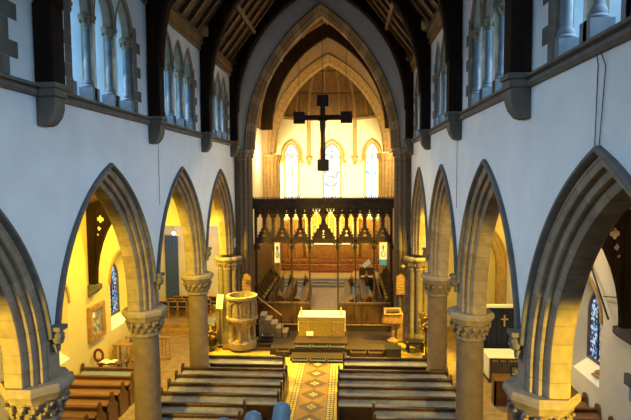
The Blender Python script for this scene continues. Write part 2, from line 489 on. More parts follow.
# ------------------------------------------------------------------ arcade columns
def octo(r, z): return (r/math.cos(PI/8), z)
def make_column():
    r = thing('stone_column', '', 'column', (0, 0, 0), 'round columns of the nave arcades')
    b = MB()
    b.lathe((0, 0, 0), [octo(.50, 0), octo(.50, .30), octo(.46, .36), octo(.46, .50)], 'stone', 8, PI/8)
    b.lathe((0, 0, .50), [(.47, 0), (.48, .04), (.45, .08), (.41, .09), (.40, .12), (.43, .15), (.41, .19), (.37, .21)], 'stone', 28)
    b.build('base', r, True)
    b = MB(); b.lathe((0, 0, .7), [(.365, 0), (.36, 1.4), (.355, 2.88)], 'column_stone', 32); b.build('shaft', r, True)
    b = MB()
    b.lathe((0, 0, 3.56), [(.36, 0), (.40, .02), (.41, .05), (.39, .08), (.37, .10), (.39, .2), (.43, .34), (.48, .46), (.50, .50)], 'carved_stone', 28)
    for tier, (zz, rr, nn, sz) in enumerate(((3.76, .41, 14, .08), (3.92, .46, 14, .095))):
        for t in range(nn):
            a = 2*PI*(t+.5*tier)/nn
            b.lump((rr*math.cos(a), rr*math.sin(a), zz), sz*.75, sz*.75, sz*.85, 'carved_stone', 6, 5)
            b.lump((rr*1.12*math.cos(a+.12), rr*1.12*math.sin(a+.12), zz+.06), sz*.45, sz*.45, sz*.4, 'carved_stone', 6, 4)
    b.build('carved_capital', r, True)
    b = MB()
    b.lathe((0, 0, 4.04), [octo(.48, 0), octo(.50, .05), octo(.515, .07), octo(.575, .16), octo(.575, .24), octo(.54, .30), octo(.50, .30)], 'stone_pale', 8, PI/8)
    b.build('abacus', r, True, ang=20)
    b = MB(); b.box(-.28, .30, -.2, .2, 4.34, 5.3, 'ashlar'); b.build('springer', r, False)
    return r
col0 = make_column()
CW = {0: 'out of the frame beside the gallery', 1: 'nearest the viewer, its foliage capital lit yellow', 2: 'second from the gallery', 3: 'third from the gallery, its foot behind the front pews'}
first = True
for s in (-1, 1):
    for n in (1, 2, 3):
        lab = 'round stone column of the %s arcade, %s' % (SIDE[s], CW[n])
        if first: col0.location = (s*COLX, PIER[n], 0); col0['label'] = lab; first = False
        else: dup(col0, (s*COLX, PIER[n], 0), lab)
# responds: clustered half piers against the chancel arch wall
for s in (-1, 1):
    r = thing('clustered_pier', 'clustered stone half pier with foliage capital at the chancel end of the %s arcade' % SIDE[s], 'column', (s*COLX, PIER[4], 0))
    b = MB(); b.box(*sorted((s*4.25, s*4.95)), PIER[4]-.12, PIER[4]+.7, 0, 5.3, 'ashlar')
    for dx, dy, rr in ((-.30, -.12, .13), (0, -.26, .17), (.30, -.12, .13), (-.42, .15, .13), (.42, .15, .12)):
        b.lathe((s*COLX+dx, PIER[4]+dy, 0), [(rr*1.7, 0), (rr*1.7, .4), (rr*1.3, .55), (rr, .6), (rr, 3.6)], 'ashlar', 14)
    b.build('shafts', r, True)
    b = MB()
    for dx, dy, rr in ((-.30, -.12, .13), (0, -.26, .17), (.30, -.12, .13), (-.42, .15, .13), (.42, .15, .12)):
        b.lathe((s*COLX+dx, PIER[4]+dy, 3.6), [(rr, 0), (rr+.04, .03), (rr, .07), (rr+.06, .3), (rr+.12, .4)], 'carved_stone', 14)
        for t in range(7): b.lump((s*COLX+dx+(rr+.06)*math.cos(t*.9), PIER[4]+dy+(rr+.06)*math.sin(t*.9), 3.85), .05, .05, .08, 'carved_stone', 6, 4)
        b.lathe((s*COLX+dx, PIER[4]+dy, 4.0), [(rr+.10, 0), (rr+.16, .06), (rr+.16, .14), (rr+.1, .2)], 'stone_pale', 14)
    b.build('carved_capital', r, True)

# ------------------------------------------------------------------ roof
def roofz(x): return 18.6-1.302*abs(x)
cei = sempty('ceiling', (0, 0, 0))
b = MB()
for s in (-1, 1):
    b.face([(0, .5, 18.62), (0, 24.3, 18.62), (s*4.6, 24.3, roofz(4.6)+.02), (s*4.6, .5, roofz(4.6)+.02)], 'roof_board')
b.build('roof_boards', cei, False)
raf = []
for s in (-1, 1):
    for n in range(-1, 4):
        for k in range(1, 6):
            y = (PIER[n] if n >= 0 else PIER[0]-BAY)+BAY*k/6
            b = MB(); b.bar((s*4.3, y, roofz(4.3)-.06), (0, y, 18.54), .11, .14, 'rafter_wood'); b.build('rafter', cei, False)
    for xq in (1.6, 3.0):
        b = MB(); b.bar((s*xq, .6, roofz(xq)-.16), (s*xq, 24.1, roofz(xq)-.16), .16, .16, 'rafter_wood', up=(s*.79, 0, .61)); b.build('purlin', cei, False)
TR, TZ, TA = 5.96, 11.0, 3.85                         # truss intrados: radius, springing, half width
def truss_in(n=18):
    c = TR-TA; tm = math.acos(c/TR)
    return [(TR*math.cos(tm*k/n)-c, TZ+TR*math.sin(tm*k/n)) for k in range(n+1)]
for n, yp in enumerate(PIER):
    if n == 4: yp = 23.32
    r = thing('roof_truss', 'black oak arched roof truss on wall posts, %s' % ['over the viewer', 'nearest the viewer', 'second from the viewer', 'third from the viewer', 'farthest, just before the chancel arch'][n], 'roof truss', (0, yp, ZSTR), 'arched roof trusses of the nave')
    if n == 0: pass
    ti = truss_in()
    for s in (-1, 1):
        b = MB()
        outer = []
        for x, z in ti:
            outer.append((min(x+.9, 4.19), max(z, 0)) )
        # spandrel plate between the curved intrados and the roof slope
        rows = []
        for yy, in_off in ((yp-.13, 0), (yp+.13, 0)):
            rows.append(yy)
        up = []
        for x, z in ti:
            xo = x; zo = roofz(x)-.02
            # travel outwards normal to the roof until the slope or the wall
            up.append((xo, max(zo, z+.05)))
        for yy in (yp-.13, yp+.13):
            b.grid([[(s*x, yy, z) for x, z in ti], [(s*x, yy, z) for x, z in up]], 'black_oak')
        b.grid([[(s*x, yp-.13, z) for x, z in ti], [(s*x, yp+.13, z) for x, z in ti]], 'black_oak')
        b.box(*sorted((s*TA, s*4.19)), yp-.13, yp+.13, TZ, roofz(4.19)-.02, 'black_oak')
        b.build('arched_brace', r, True)
        b = MB()
        mt = [(x-.05*(math.cos(.3)), z) for x, z in ti]
        prof = [(-.17, .0), (-.17, .12), (-.10, -.06), (.10, -.06), (.17, .12), (.17, 0)]
        c = TR-TA
        rows = []
        for x, z in [(TA, TZ-.02)]+ti:
            nx, nz = (x+c)/TR, (z-TZ)/TR
            rows.append([(s*(x+nx*q), yp+p, z+nz*q) for p, q in ((-.19, .16), (-.19, .02), (-.12, -.05), (.12, -.05), (.19, .02), (.19, .16))])
        b.grid(rows, 'black_oak'); b.build('rib_moulding', r, True)
        b = MB(); b.box(*sorted((s*4.19, s*TA)), yp-.19, yp+.19, ZSTR+.24, TZ+.02, 'post_oak'); b.build('wall_post', r, False, .02)
    # corbels
    for s in (-1, 1):
        cr = thing('stone_corbel', 'brown stone corbel under the %s roof post, %s' % (SIDE[s], ['beside the gallery', 'nearest the viewer', 'second from the viewer', 'third from the viewer', 'at the chancel arch corner'][n]), 'corbel', (s*W, yp, 8.9), 'stone corbels under the roof posts')
        b = MB()
        b.prism([(0, 9.42), (.33, 9.42), (.33, 9.22), (.28, 9.07), (.18, 8.95), (.10, 8.92), (0, 8.92)], lambda u, v, t: (s*(W-u), t, v), yp-.17, yp+.17, 'quoin_stone')
        b.build('corbel_block', cr, True, .012, 30)
        b = MB()
        b.box(*sorted((s*W, s*(W-.40))), yp-.22, yp+.22, 9.56, 9.66, 'quoin_stone'); b.box(*sorted((s*W, s*(W-.37))), yp-.20, yp+.20, 9.42, 9.56, 'quoin_stone')
        b.build('corbel_cap', cr, False, .02)

# ------------------------------------------------------------------ aisles
ZL0, ZL1 = 8.7, 7.0
wn = wi
WIN_GL = (.52, .75)
for s in (-1, 1):
    b = MB()
    # outer wall with recessed pointed windows
    XA = s*WA; XG = s*(WA+.40)
    aw = .88; zs_, zsp_ = 1.55, 3.55
    wout = [(u, v+zsp_) for u, v in pointed(aw, .35, 10, zsp_-zs_)]
    centres = [SPAN[1], SPAN[2], SPAN[3]]
    upper_strip(b, XA, [(yc, wout) for yc in centres], 2, 24.4, zs_, ZL1+.2, 'lamplit_plaster' if s < 0 else 'cream_plaster')
    b.face([(XA, 2, 0), (XA, 24.4, 0), (XA, 24.4, zs_), (XA, 2, zs_)], 'lamplit_plaster' if s < 0 else 'cream_plaster')
    win = [(u, v+zsp_-.1) for u, v in pointed(aw-.2, .35, 10, zsp_-.1-zs_-.42)]
    for yc in centres:
        m = 'lamplit_plaster' if s < 0 else 'cream_plaster'
        b.grid([[(XA, yc+u, v) for u, v in wout], [(XG, yc+u, v) for u, v in win]], m)
        b.face([(XA, yc-aw, zs_), (XA, yc+aw, zs_), (XG, yc+aw-.2, zs_+.42), (XG, yc-aw+.2, zs_+.42)], 'linen')
    struct(b.build('wall_aisle_%s' % SIDE[s], None, False))
    for yc in centres:
        wn += 1
        r = sempty('window_%d' % wn, (XG, yc, zs_), 'stained glass lancet window in the %s aisle wall' % SIDE[s])
        b = MB(); b.face([(XG+s*.03, yc+u*1.02, v) for u, v in win], 'stained_blue'); b.build('stained_glass', r, False)
        b = MB(); inn = [(u, v+zsp_-.1) for u, v in pointed(aw-.27, .35, 10, zsp_-.1-zs_-.50)]
        for xx in (XG-s*.06, XG+s*.02): b.grid([[(xx, yc+u, v) for u, v in win], [(xx, yc+u, v) for u, v in inn]], 'hood_stone')
        b.grid([[(XG-s*.06, yc+u, v) for u, v in inn], [(XG+s*.02, yc+u, v) for u, v in inn]], 'hood_stone')
        b.box(*sorted((XG-s*.06, XG+s*.02)), yc-aw+.2, yc+aw-.2, zs_+.42, zs_+.5, 'hood_stone')
        b.build('window_frame', r, False)
        b = MB()
        b.bar((XG-s*.03, yc, zs_+.55), (XG-s*.03, yc, zsp_+.55), .05, .05, 'iron')
        for k in range(4): b.bar((XG-s*.03, yc-.62, zs_+.95+k*.45), (XG-s*.03, yc+.62, zs_+.95+k*.45), .02, .02, 'iron')
        b.build('glazing_bars', r, False)
        # hood over the window
        b = MB(); o1 = pointed(aw+.02, .35, 10); o2 = pointed(aw+.13, .35, 10)
        b.grid([[(XA, yc+u, v+zsp_) for u, v in o1], [(XA-s*.06, yc+u, v+zsp_) for u, v in o1], [(XA-s*.06, yc+u, v+zsp_) for u, v in o2], [(XA, yc+u, v+zsp_) for u, v in o2]], 'apse_stone')
        b.build('window_hood', r, True)
    # lean-to roof
    b = MB()
    b.face([(s*(W+TH), 1.2, ZL0), (s*(W+TH), 24.4, ZL0), (XA+s*.3, 24.4, ZL1), (XA+s*.3, 1.2, ZL1)], 'roof_board')
    r = struct(b.build('ceiling_aisle_%s' % SIDE[s], None, False))
    for k in range(28):
        y = 2+k*.8
        b = MB(); b.bar((s*(W+TH), y, ZL0-.06), (XA, y, ZL1+.03), .1, .12, 'rafter_wood'); o = b.build('rafter', None, False); o.parent = r
    # timber braces across the aisle with pierced spandrels
    for n in (1, 2, 3):
        yp = PIER[n]
        r = thing('aisle_truss', 'dark pierced timber brace across the %s aisle behind the %s column' % (SIDE[s], ['', 'nearest', 'second', 'third'][n]), 'roof truss', (s*8.5, yp, 3.6), 'pierced braces of the side aisles')
        b = MB(); b.box(*sorted((s*8.45, s*8.74)), yp-.12, yp+.12, 3.9, 7.05, 'black_oak'); b.build('wall_post', r, False, .015)
        b = MB()
        xi, zi = 8.45, 4.2
        arc = [(5.1+3.35*math.sin(t*PI/2/12), 4.0+3.9*math.cos(t*PI/2/12)) for t in range(13)]   # quarter curve from the arcade to the wall post
        top = [(x, ZL0+(ZL1-ZL0)*(x-4.95)/(WA-4.95)-.14) for x, z in arc]
        def pierced(x, z):
            for hx, hz, hr in ((8.24, 6.42, .075), (8.31, 6.06, .045), (8.36, 5.82, .028)):
                for ax_, az_ in ((hr, 0), (-hr, 0), (0, hr), (0, -hr)):
                    if (x-hx-ax_)**2+(z-hz-az_)**2 < (hr*1.05)**2: return True
            return False
        q = .03; x = 7.55
        def zarc(x): return 4.0+3.9*math.sqrt(max(0, 1-((x-5.1)/3.35)**2))
        def zroof(x): return ZL0+(ZL1-ZL0)*(x-4.95)/(WA-4.95)-.14
        while x < 8.46:
            z = 4.2
            run = None
            while z < 7.6:
                ok = z > zarc(min(x+q/2, 8.45))-.02 and z < zroof(x) and not pierced(x+q/2, z+q/2)
                if ok and run is None: run = z
                if run is not None and not ok:
                    for yy in (yp-.05, yp+.05): b.face([(s*x, yy, run), (s*(x+q), yy, run), (s*(x+q), yy, z), (s*x, yy, z)], 'black_oak')
                    run = None
                z += q
            x += q
        for k in range(12):
            (x0, z0), (x1, z1) = arc[k], arc[k+1]
            x1 = min(x1, 7.56)
            if x0 >= 7.56: continue
            for yy in (yp-.05, yp+.05): b.face([(s*x0, yy, z0), (s*x1, yy, zarc(x1)), (s*x1, yy, zroof(x1)), (s*x0, yy, zroof(x0))], 'black_oak')
        b.grid([[(s*x, yp-.1, z) for x, z in arc], [(s*x, yp+.1, z) for x, z in arc]], 'black_oak')
        b.grid([[(s*x, yp-.1, z+.12) for x, z in arc], [(s*x, yp-.1, z) for x, z in arc]], 'black_oak')
        b.build('pierced_brace', r, True)
        b = MB(); b.bar((s*(W+TH), yp, ZL0-.2), (s*8.7, yp, ZL1-.14), .2, .2, 'black_oak'); b.build('principal_rafter', r, False, .015)
        cr = thing('aisle_corbel', 'stone corbel on the %s aisle wall under the %s timber brace' % (SIDE[s], ['', 'nearest', 'second', 'third'][n]), 'corbel', (s*WA, yp, 3.5), 'stone corbels of the aisle walls')
        b = MB(); b.prism([(0, 3.9), (.40, 3.9), (.40, 3.72), (.3, 3.62), (.14, 3.5), (0, 3.42)], lambda u, v, t: (s*(WA-u), t, v), yp-.2, yp+.2, 'quoin_stone'); b.build('corbel_block', cr, True, .015)
        if s < 0: continue
# east ends of the aisles: openings and chapels beyond
b = MB()
for x0, x1 in ((-9.4, -8.6), (-5.0, -4.0)): b.box(x0, x1, 24.3, 24.7, 0, 7.2, 'cream_plaster')
b.box(-8.6, -5.0, 24.3, 24.7, 5.6, 8.8, 'cream_plaster')
b.face([(-11, 28.8, 0), (-4.4, 28.8, 0), (-4.4, 28.8, 7), (-11, 28.8, 7)], 'cream_plaster')
b.face([(-11, 24.5, 0), (-11, 28.8, 0), (-11, 28.8, 7), (-11, 24.5, 7)], 'cream_plaster')
b.face([(-11, 24.5, 7), (-11, 28.8, 7), (-4.4, 28.8, 7), (-4.4, 24.5, 7)], 'cream_plaster')
struct(b.build('wall_chapel_left', None, False))
b = MB()
b.face([(4.4, 26.5, 0), (10, 26.5, 0), (10, 26.5, 8.5), (4.4, 26.5, 8.5)], 'aisle_plaster')
b.face([(9.3, 24.3, 0), (9.3, 26.5, 0), (9.3, 26.5, 8), (9.3, 24.3, 8)], 'aisle_plaster')
b.face([(4.4, 24.3, 8), (10, 24.3, 8), (10, 26.5, 8), (4.4, 26.5, 8)], 'aisle_plaster')
struct(b.build('wall_chapel_right', None, False))
fb = MB(); fb.box(-11, -4.4, 24.5, 28.8, -.2, 0, 'aisle_floor'); fb.box(4.4, 10, 24.5, 26.5, -.2, 0, 'aisle_floor'); fb.build('chapel_floor', fl, False)
fbox('chapel_step', -8.7, -4.96, 24.75, 28.8, -.1, .20, 'honey_wood')
fbox('chapel_step', -10.9, -4.96, 25.15, 28.8, -.1, .40, 'aisle_floor')
# stone arch across the right aisle
r = thing('chapel_arch', 'yellow-lit stone arch closing the far end of the right aisle', 'arch', (6.9, 24.4, 0))
for side in (-1, 1):
    pass
b = MB()
prof = [(0, 0), (0, -.1), (.08, -.12), (.12, -.02), (.2, 0), (.26, .08), (.34, .1), (.42, .2), (.42, .5)]
aa = 1.95; cc = .9
for side in (-1, 1):
    rows = [[(6.85+side*(aa-i), 24.3+d, 0) for i, d in prof]]
    for t in range(13):
        row = []
        for i, d in prof:
            w = aa-i; rr = w+cc; tm = math.acos(cc/rr)*t/12
            row.append((6.85+side*(rr*math.cos(tm)-cc), 24.3+d, 3.6+rr*math.sin(tm)))
        rows.append(row)
    b.grid(rows, 'apse_stone')
b.build('arch_stones', r, True)
b = MB()
pts = [(u, v+3.6) for u, v in pointed(aa-.02, cc, 12)]
cur = 4.95
b.face([(4.9, 24.3, 0), (6.85-aa, 24.3, 0), (6.85-aa, 24.3, 8.5), (4.9, 24.3, 8.5)], 'aisle_plaster')
b.face([(6.85+aa, 24.3, 0), (9.4, 24.3, 0), (9.4, 24.3, 8.5), (6.85+aa, 24.3, 8.5)], 'aisle_plaster')
for (u0, v0), (u1, v1) in zip(pts[:-1], pts[1:]):
    b.face([(6.85+u0, 24.3, v0), (6.85+u1, 24.3, v1), (6.85+u1, 24.3, 8.5), (6.85+u0, 24.3, 8.5)], 'aisle_plaster')
struct(b.build('wall_aisle_end', None, False))
# ------------------------------------------------------------------ chancel arch wall
def chancel_wall(name, y, x_out, a, c, zsp, ztop, m):
    b = MB()
    pts = [(u, v+zsp) for u, v in pointed(a, c, 20, zsp)]
    b.face([(-x_out, y, 0), (-a, y, 0), (-a, y, ztop), (-x_out, y, ztop)], m)
    b.face([(a, y, 0), (x_out, y, 0), (x_out, y, ztop), (a, y, ztop)], m)
    for (u0, v0), (u1, v1) in zip(pts[:-1], pts[1:]):
        if abs(u1-u0) < 1e-6: continue
        b.face([(u0, y, v0), (u1, y, v1), (u1, y, max(ztop, v1)), (u0, y, max(ztop, v0))], m)
    return struct(b.build(name, None, False))
def mould_arch(b, xc, y, a, c, zsp, prof, mats, nv=18):
    for side in (-1, 1):
        rows = []; 
        ts = []
        for k in range(nv): ts += [k/nv, (k+.05)/nv]
        ts.append(1)
        for t in ts:
            row = []
            for i, d in prof:
                w = a-i; rr = w+c; tm = math.acos(c/rr)*t
                row.append((xc+side*(rr*math.cos(tm)-c), y+d, zsp+rr*math.sin(tm)))
            rows.append(row)
        b.grid(rows, None, mfun=lambda i, j: 'joint' if i % 2 == 0 and j > 3 else mats[(i//2) % len(mats)])
CY = 24.0
CA, CH, CSP = 3.68, 6.68, 9.3
CC = CH*CH/(2*CA)-CA/2
chancel_wall('wall_chancel_arch', CY, 5.0, CA, CC, CSP, 19, 'plaster')
r = thing('chancel_arch', 'tall pointed chancel arch of moulded brown stone with clustered shafts', 'arch', (0, CY, 0))
b = MB()
PROF_C = [(-.02, 0), (-.02, -.06), (.03, -.08), (.07, -.02), (.09, 0), (.13, .02), (.17, .08), (.15, .15), (.19, .18), (.24, .2), (.28, .27), (.26, .35), (.31, .38), (.36, .44), (.37, .55), (.37, .75), (.3, .82), (.3, .95)]
mould_arch(b, 0, CY, CA, CC, CSP, PROF_C, ['chancel_stone', 'chancel_stone', 'stone_dark'])
b.build('arch_stones', r, True)
for s in (-1, 1):
    b = MB(); cb = MB()
    for xs_, dep, rr in ((4.10, -.0, .10), (3.92, -.05, .12), (3.73, .02, .12), (3.60, .2, .12), (3.56, .45, .11), (3.60, .8, .11)):
        x = s*xs_; yy = CY+dep
        b.lathe((x, yy, .0), [(rr*1.6, 0), (rr*1.6, .55), (rr*1.25, .7), (rr, .78), (rr, 4.4), (rr*1.2, 4.43), (rr*1.2, 4.5), (rr, 4.53), (rr, 8.75)], 'chancel_stone', 14)
        cb.lathe((x, yy, 8.75), [(rr, 0), (rr+.04, .03), (rr, .07), (rr+.03, .25), (rr+.09, .36)], 'carved_stone', 14)
        cb.lathe((x, yy, 9.1), [(rr+.06, 0), (rr+.13, .05), (rr+.13, .13), (rr+.08, .2)], 'stone', 14)
        for t in range(6): cb.lump((x+(rr+.04)*math.cos(t*1.05), yy+(rr+.04)*math.sin(t*1.05), 8.98), .045, .045, .08, 'carved_stone', 6, 4)
    b.box(*sorted((s*3.60, s*5.0)), CY+.1, CY+.95, 0, 9.2, 'chancel_stone')
    b.build('clustered_shafts', r, True); cb.build('carved_capitals', r, True)
    b = MB(); b.box(*sorted((s*3.95, s*4.19)), CY-.14, CY, 9.05, 9.28, 'stone'); b.build('impost', r, False, .02)

# chancel walls and roof
CWX = 4.35
for s in (-1, 1):
    b = MB()
    b.face([(s*CWX, 25, 0), (s*CWX, 33.2, 0), (s*CWX, 33.2, 12), (s*CWX, 25, 12)], 'cream_plaster')
    struct(b.build('wall_chancel_%s' % SIDE[s], None, False))
b = MB()
CR_A, CR_H, CR_Z = CWX, 6.6, 11.0
CRC = CR_H*CR_H/(2*CR_A)-CR_A/2
pts = [(u, v+CR_Z) for u, v in pointed(CR_A, CRC, 16)]
b.grid([[(u, 24.9, v) for u, v in pts], [(u, 33.3, v) for u, v in pts]], 'roof_board')
cr = struct(b.build('ceiling_chancel', None, True))
for k, y in enumerate((25.4, 26.6, 27.8, 29.0, 30.2, 31.4, 32.5)):
    b = MB()
    big = k in (6,)
    p1 = [(u, v+CR_Z) for u, v in pointed(CR_A-.02, CRC, 16)]; p2 = [(u, v+CR_Z) for u, v in pointed(CR_A-(.74 if big else .16), CRC, 16)]
    w = .2 if big else .08
    b.grid([[(u, y-w, v) for u, v in p1], [(u, y-w, v) for u, v in p2], [(u, y+w, v) for u, v in p2], [(u, y+w, v) for u, v in p1]], 'black_oak' if big else 'vault_rib')
    o = b.build('vault_rib', None, True); o.parent = cr
for x in (-2.9, -1.5, 0, 1.5, 2.9):
    a = [p for p in pts]
    z = min(a, key=lambda q: abs(q[0]-x))[1]-.08
    b = MB(); b.bar((x, 25, z), (x, 33.2, z), .12, .12, 'vault_rib'); o = b.build('vault_purlin', None, False); o.parent = cr

# sanctuary arch
SY = 33.2; SA, SH, SSP = 4.1, 6.35, 9.55
SC = SH*SH/(2*SA)-SA/2
chancel_wall('wall_sanctuary_arch', SY, 5.4, SA, SC, SSP, 18, 'tan_plaster')
r = thing('sanctuary_arch', 'inner pointed stone arch opening from the chancel to the bright apse', 'arch', (0, SY, 0))
b = MB()
mould_arch(b, 0, SY, SA, SC, SSP, [(0, 0), (0, -.06), (.08, -.08), (.13, 0), (.22, .02), (.28, .1), (.26, .18), (.36, .22), (.46, .24), (.52, .34), (.54, .75)], ['apse_stone'])
b.build('arch_stones', r, True)
for s in (-1, 1):
    b = MB(); cb = MB()
    for xs_, dep, rr in ((4.24, -.1, .13), (4.0, -.06, .15), (3.76, -.02, .14), (3.58, .12, .14), (3.44, .32, .14), (3.42, .6, .12)):
        x = s*xs_; yy = SY+dep
        b.lathe((x, yy, .6), [(rr*1.5, 0), (rr*1.5, .4), (rr, .5), (rr, 8.35)], 'apse_stone', 12)
        cb.lathe((x, yy, 8.95), [(rr, 0), (rr+.04, .02), (rr+.02, .06), (rr+.10, .3), (rr+.14, .34), (rr+.14, .44), (rr+.1, .5)], 'apse_stone', 12)
    b.box(*sorted((s*3.5, s*4.9)), SY+.05, SY+.75, .6, 9.4, 'apse_stone')
    b.build('clustered_shafts', r, True); cb.build('carved_capitals', r, True)

# apse: five facets, lancets and a ribbed wooden half vault
AC = Vector((0, 35.6)); AR = 5.3
ang = [PI*k/5 for k in range(6)]
side = 3.72
AY = 40.2
corner = [(-1.86, AY), (1.86, AY)]
d45 = (3.55*math.cos(math.radians(40)), 3.55*math.sin(math.radians(40)))
cL = [(-1.86-d45[0], AY-d45[1]), (-1.86, AY), (1.86, AY), (1.86+d45[0], AY-d45[1])]
poly = [(cL[0][0]-.15, 33.9), cL[0], cL[1], cL[2], cL[3], (cL[3][0]+.15, 33.9)]
ZAW = 12.5
b = MB()
for (x0, y0), (x1, y1) in zip(poly[:-1], poly[1:]):
    b.face([(x0, y0, 0), (x1, y1, 0), (x1, y1, ZAW), (x0, y0, ZAW)], 'apse_plaster')
struct(b.build('wall_apse', None, False))
def onseg(p, q, t, z, off=0):
    d = Vector((q[0]-p[0], q[1]-p[1])); L = d.length; d.normalize(); nrm = Vector((d.y, -d.x))
    m = Vector(((p[0]+q[0])/2, (p[1]+q[1])/2))+d*t+nrm*off
    return (m.x, m.y, z)
for k in (1, 2, 3):
    p, q = poly[k], poly[k+1]
    wn += 1
    mid = onseg(p, q, 0, 6)
    off_t = 0 if k == 2 else (.12 if k == 1 else -.12)
    r = sempty('window_%d' % wn, mid, ['', 'left', 'middle', 'right'][k]+' two-light stained window of the apse')
    wa = .66 if k == 2 else .62; wz = 9.55
    shape = lambda a, dz=0, drop=3.4: [(u, v+wz+dz) for u, v in pointed(a, .4, 10, drop)]
    b = MB(); g = shape(wa)
    b.face([onseg(p, q, off_t+u, v, .03) for u, v in g], 'stained_bright'); b.build('stained_glass', r, False)
    b = MB()
    rows = [[onseg(p, q, off_t+u, v, o) for u, v in shape(a)] for a, o in ((wa+.08, .0), (wa+.08, .10), (wa-.02, .10), (wa-.04, .03))]
    b.grid(rows, 'apse_stone')
    b.bar(onseg(p, q, off_t, 6.15, .07), onseg(p, q, off_t, 9.7, .07), .08, .08, 'apse_stone')
    for sd in (-1, 1):
        pr = [(sd*wa/2+u, v+9.25) for u, v in pointed(wa/2, .2, 6)]
        for e, f in zip(pr[:-1], pr[1:]): b.bar(onseg(p, q, off_t+e[0], e[1], .07), onseg(p, q, off_t+f[0], f[1], .07), .06, .06, 'apse_stone')
    for t in range(8):
        a0, a1 = 2*PI*t/8, 2*PI*(t+1)/8
        b.bar(onseg(p, q, off_t+.2*math.cos(a0), 10.08+.2*math.sin(a0), .07), onseg(p, q, off_t+.2*math.cos(a1), 10.08+.2*math.sin(a1), .07), .05, .05, 'apse_stone')
    b.build('tracery', r, False)
    b = MB()
    hd = lambda a: [(u, v+wz) for u, v in pointed(a, .4, 10, .35)]
    b.grid([[onseg(p, q, off_t+u, v, o) for u, v in hd(a)] for a, o in ((wa+.18, 0), (wa+.18, .16), (wa+.34, .16), (wa+.36, 0))], 'apse_stone')
    for sd in (-1, 1): b.box(*[c for ax in range(2) for c in (onseg(p, q, off_t+sd*(wa+.34), 0, .1)[ax]-.12, onseg(p, q, off_t+sd*(wa+.34), 0, .1)[ax]+.12)], wz-.55, wz-.35, 'apse_stone')
    b.build('window_hood', r, True)
# vault
top = Vector((0, 35.2, 17.2))
b = MB()
def vrow(t):
    # t from 0 at the wall head to 1 at the crown, bulging like a pointed vault
    z = ZAW+(17.2-ZAW)*math.sin(t*PI/2)**1.0; k = math.cos(t*PI/2)
    return [(x*k, top.y+(y-top.y)*k, z) for x, y in poly]
rows = [vrow(t/12) for t in range(13)]
b.grid(rows, 'ochre_vault')
v = struct(b.build('ceiling_apse', None, True, ang=25))
for k in range(1, 5):
    b = MB(); b.tube([Vector(vrow(t/12)[k])+(Vector((top.x, top.y, ZAW))-Vector(vrow(t/12)[k])).normalized()*.03 for t in range(12)], .13, 'vault_rib', 8)
    o = b.build('vault_rib', None, True); o.parent = v
for (k, f) in ((0, .5), (1, .33), (1, .67), (2, .33), (2, .67), (3, .33), (3, .67), (4, .5)):
    b = MB(); b.tube([Vector(vrow(t/12)[k]).lerp(Vector(vrow(t/12)[k+1]), f) for t in range(12)], .05, 'vault_rib', 6)
    o = b.build('vault_rafter', None, True); o.parent = v
for tt in (3.2, 6.2):
    ro = vrow(tt/12)
    b = MB(); b.tube([Vector(p) for p in ro], .06, 'roof_board', 6); o = b.build('vault_band', None, False); o.parent = v
b = MB(); b.tube([(x, y-.05 if 0 < i < 5 else y, ZAW) for i, (x, y) in enumerate(poly)], .14, 'vault_rib', 8); o = b.build('wall_head', None, False); o.parent = v
for k in range(1, 5):
    x, y = poly[k]
    ins = (Vector((0, 36.0))-Vector((x, y))).normalized()
    xx, yy = x+ins.x*.12, y+ins.y*.12
    r = thing('wall_shaft', 'slim stone wall shaft on a corbel in the apse, %s' % ['', 'at the far left corner', 'left of the middle window', 'right of the middle window', 'at the far right corner'][k], 'shaft', (xx, yy, 9.2), 'corbelled wall shafts of the apse')
    b = MB(); b.lathe((xx, yy, 9.55), [(.14, 0), (.14, 2.9)], 'apse_stone', 12); b.build('shaft', r, True)
    b = MB(); b.lathe((xx, yy, 8.85), [(.05, 0), (.14, .08), (.12, .16), (.24, .5), (.28, .54), (.28, .66), (.2, .72)], 'apse_stone', 12); b.build('corbel', r, True)
# ------------------------------------------------------------------ rood screen
SX = [-3.36, -2.49, -1.58, -.68, .72, 1.59, 2.51, 3.35]
YS = 24.8
r = thing('rood_screen', 'dark carved oak screen of open tracery across the chancel arch', 'screen', (0, YS, .62))
b = MB()
b.box(-3.5, 3.5, YS-.14, YS+.14, 6.40, 6.84, 'screen_oak'); b.box(-3.58, 3.58, YS-.22, YS+.22, 6.78, 6.90, 'screen_oak'); b.box(-3.52, 3.52, YS-.18, YS+.18, 6.40, 6.50, 'screen_oak')
x = -3.5
while x < 3.5:
    b.prism([(0, 0), (.09, 0), (.07, .06), (.045, .11), (.02, .06)], lambda u, w, t: (x+u, t, 6.90+w), YS-.04, YS+.04, 'screen_oak'); x += .11
b.build('top_beam', r, False)
for i, x in enumerate(SX):
    b = MB(); w = .05
    b.bar((x, YS, .62), (x, YS, 6.42), .12 if i in (0, 7) else .075, .1, 'screen_oak'); b.bar((x, YS, 4.5), (x, YS, 6.42), .13, .09, 'screen_oak')
    b.lathe((x, YS, 4.1), [(.0, 0), (.05, .03), (.03, .1), (.08, .16), (.05, .24), (.10, .34), (.10, .5), (.05, .6)], 'screen_oak', 8)
    b.build('mullion', r, True)
def fretted(b, pts, y0, y1): b.prism(pts, lambda u, w, t: (u, t, w), y0, y1, 'screen_oak')
bells = [(SX[i]+SX[i+1])/2 for i in (0, 1, 2, 3, 4, 5, 6)]
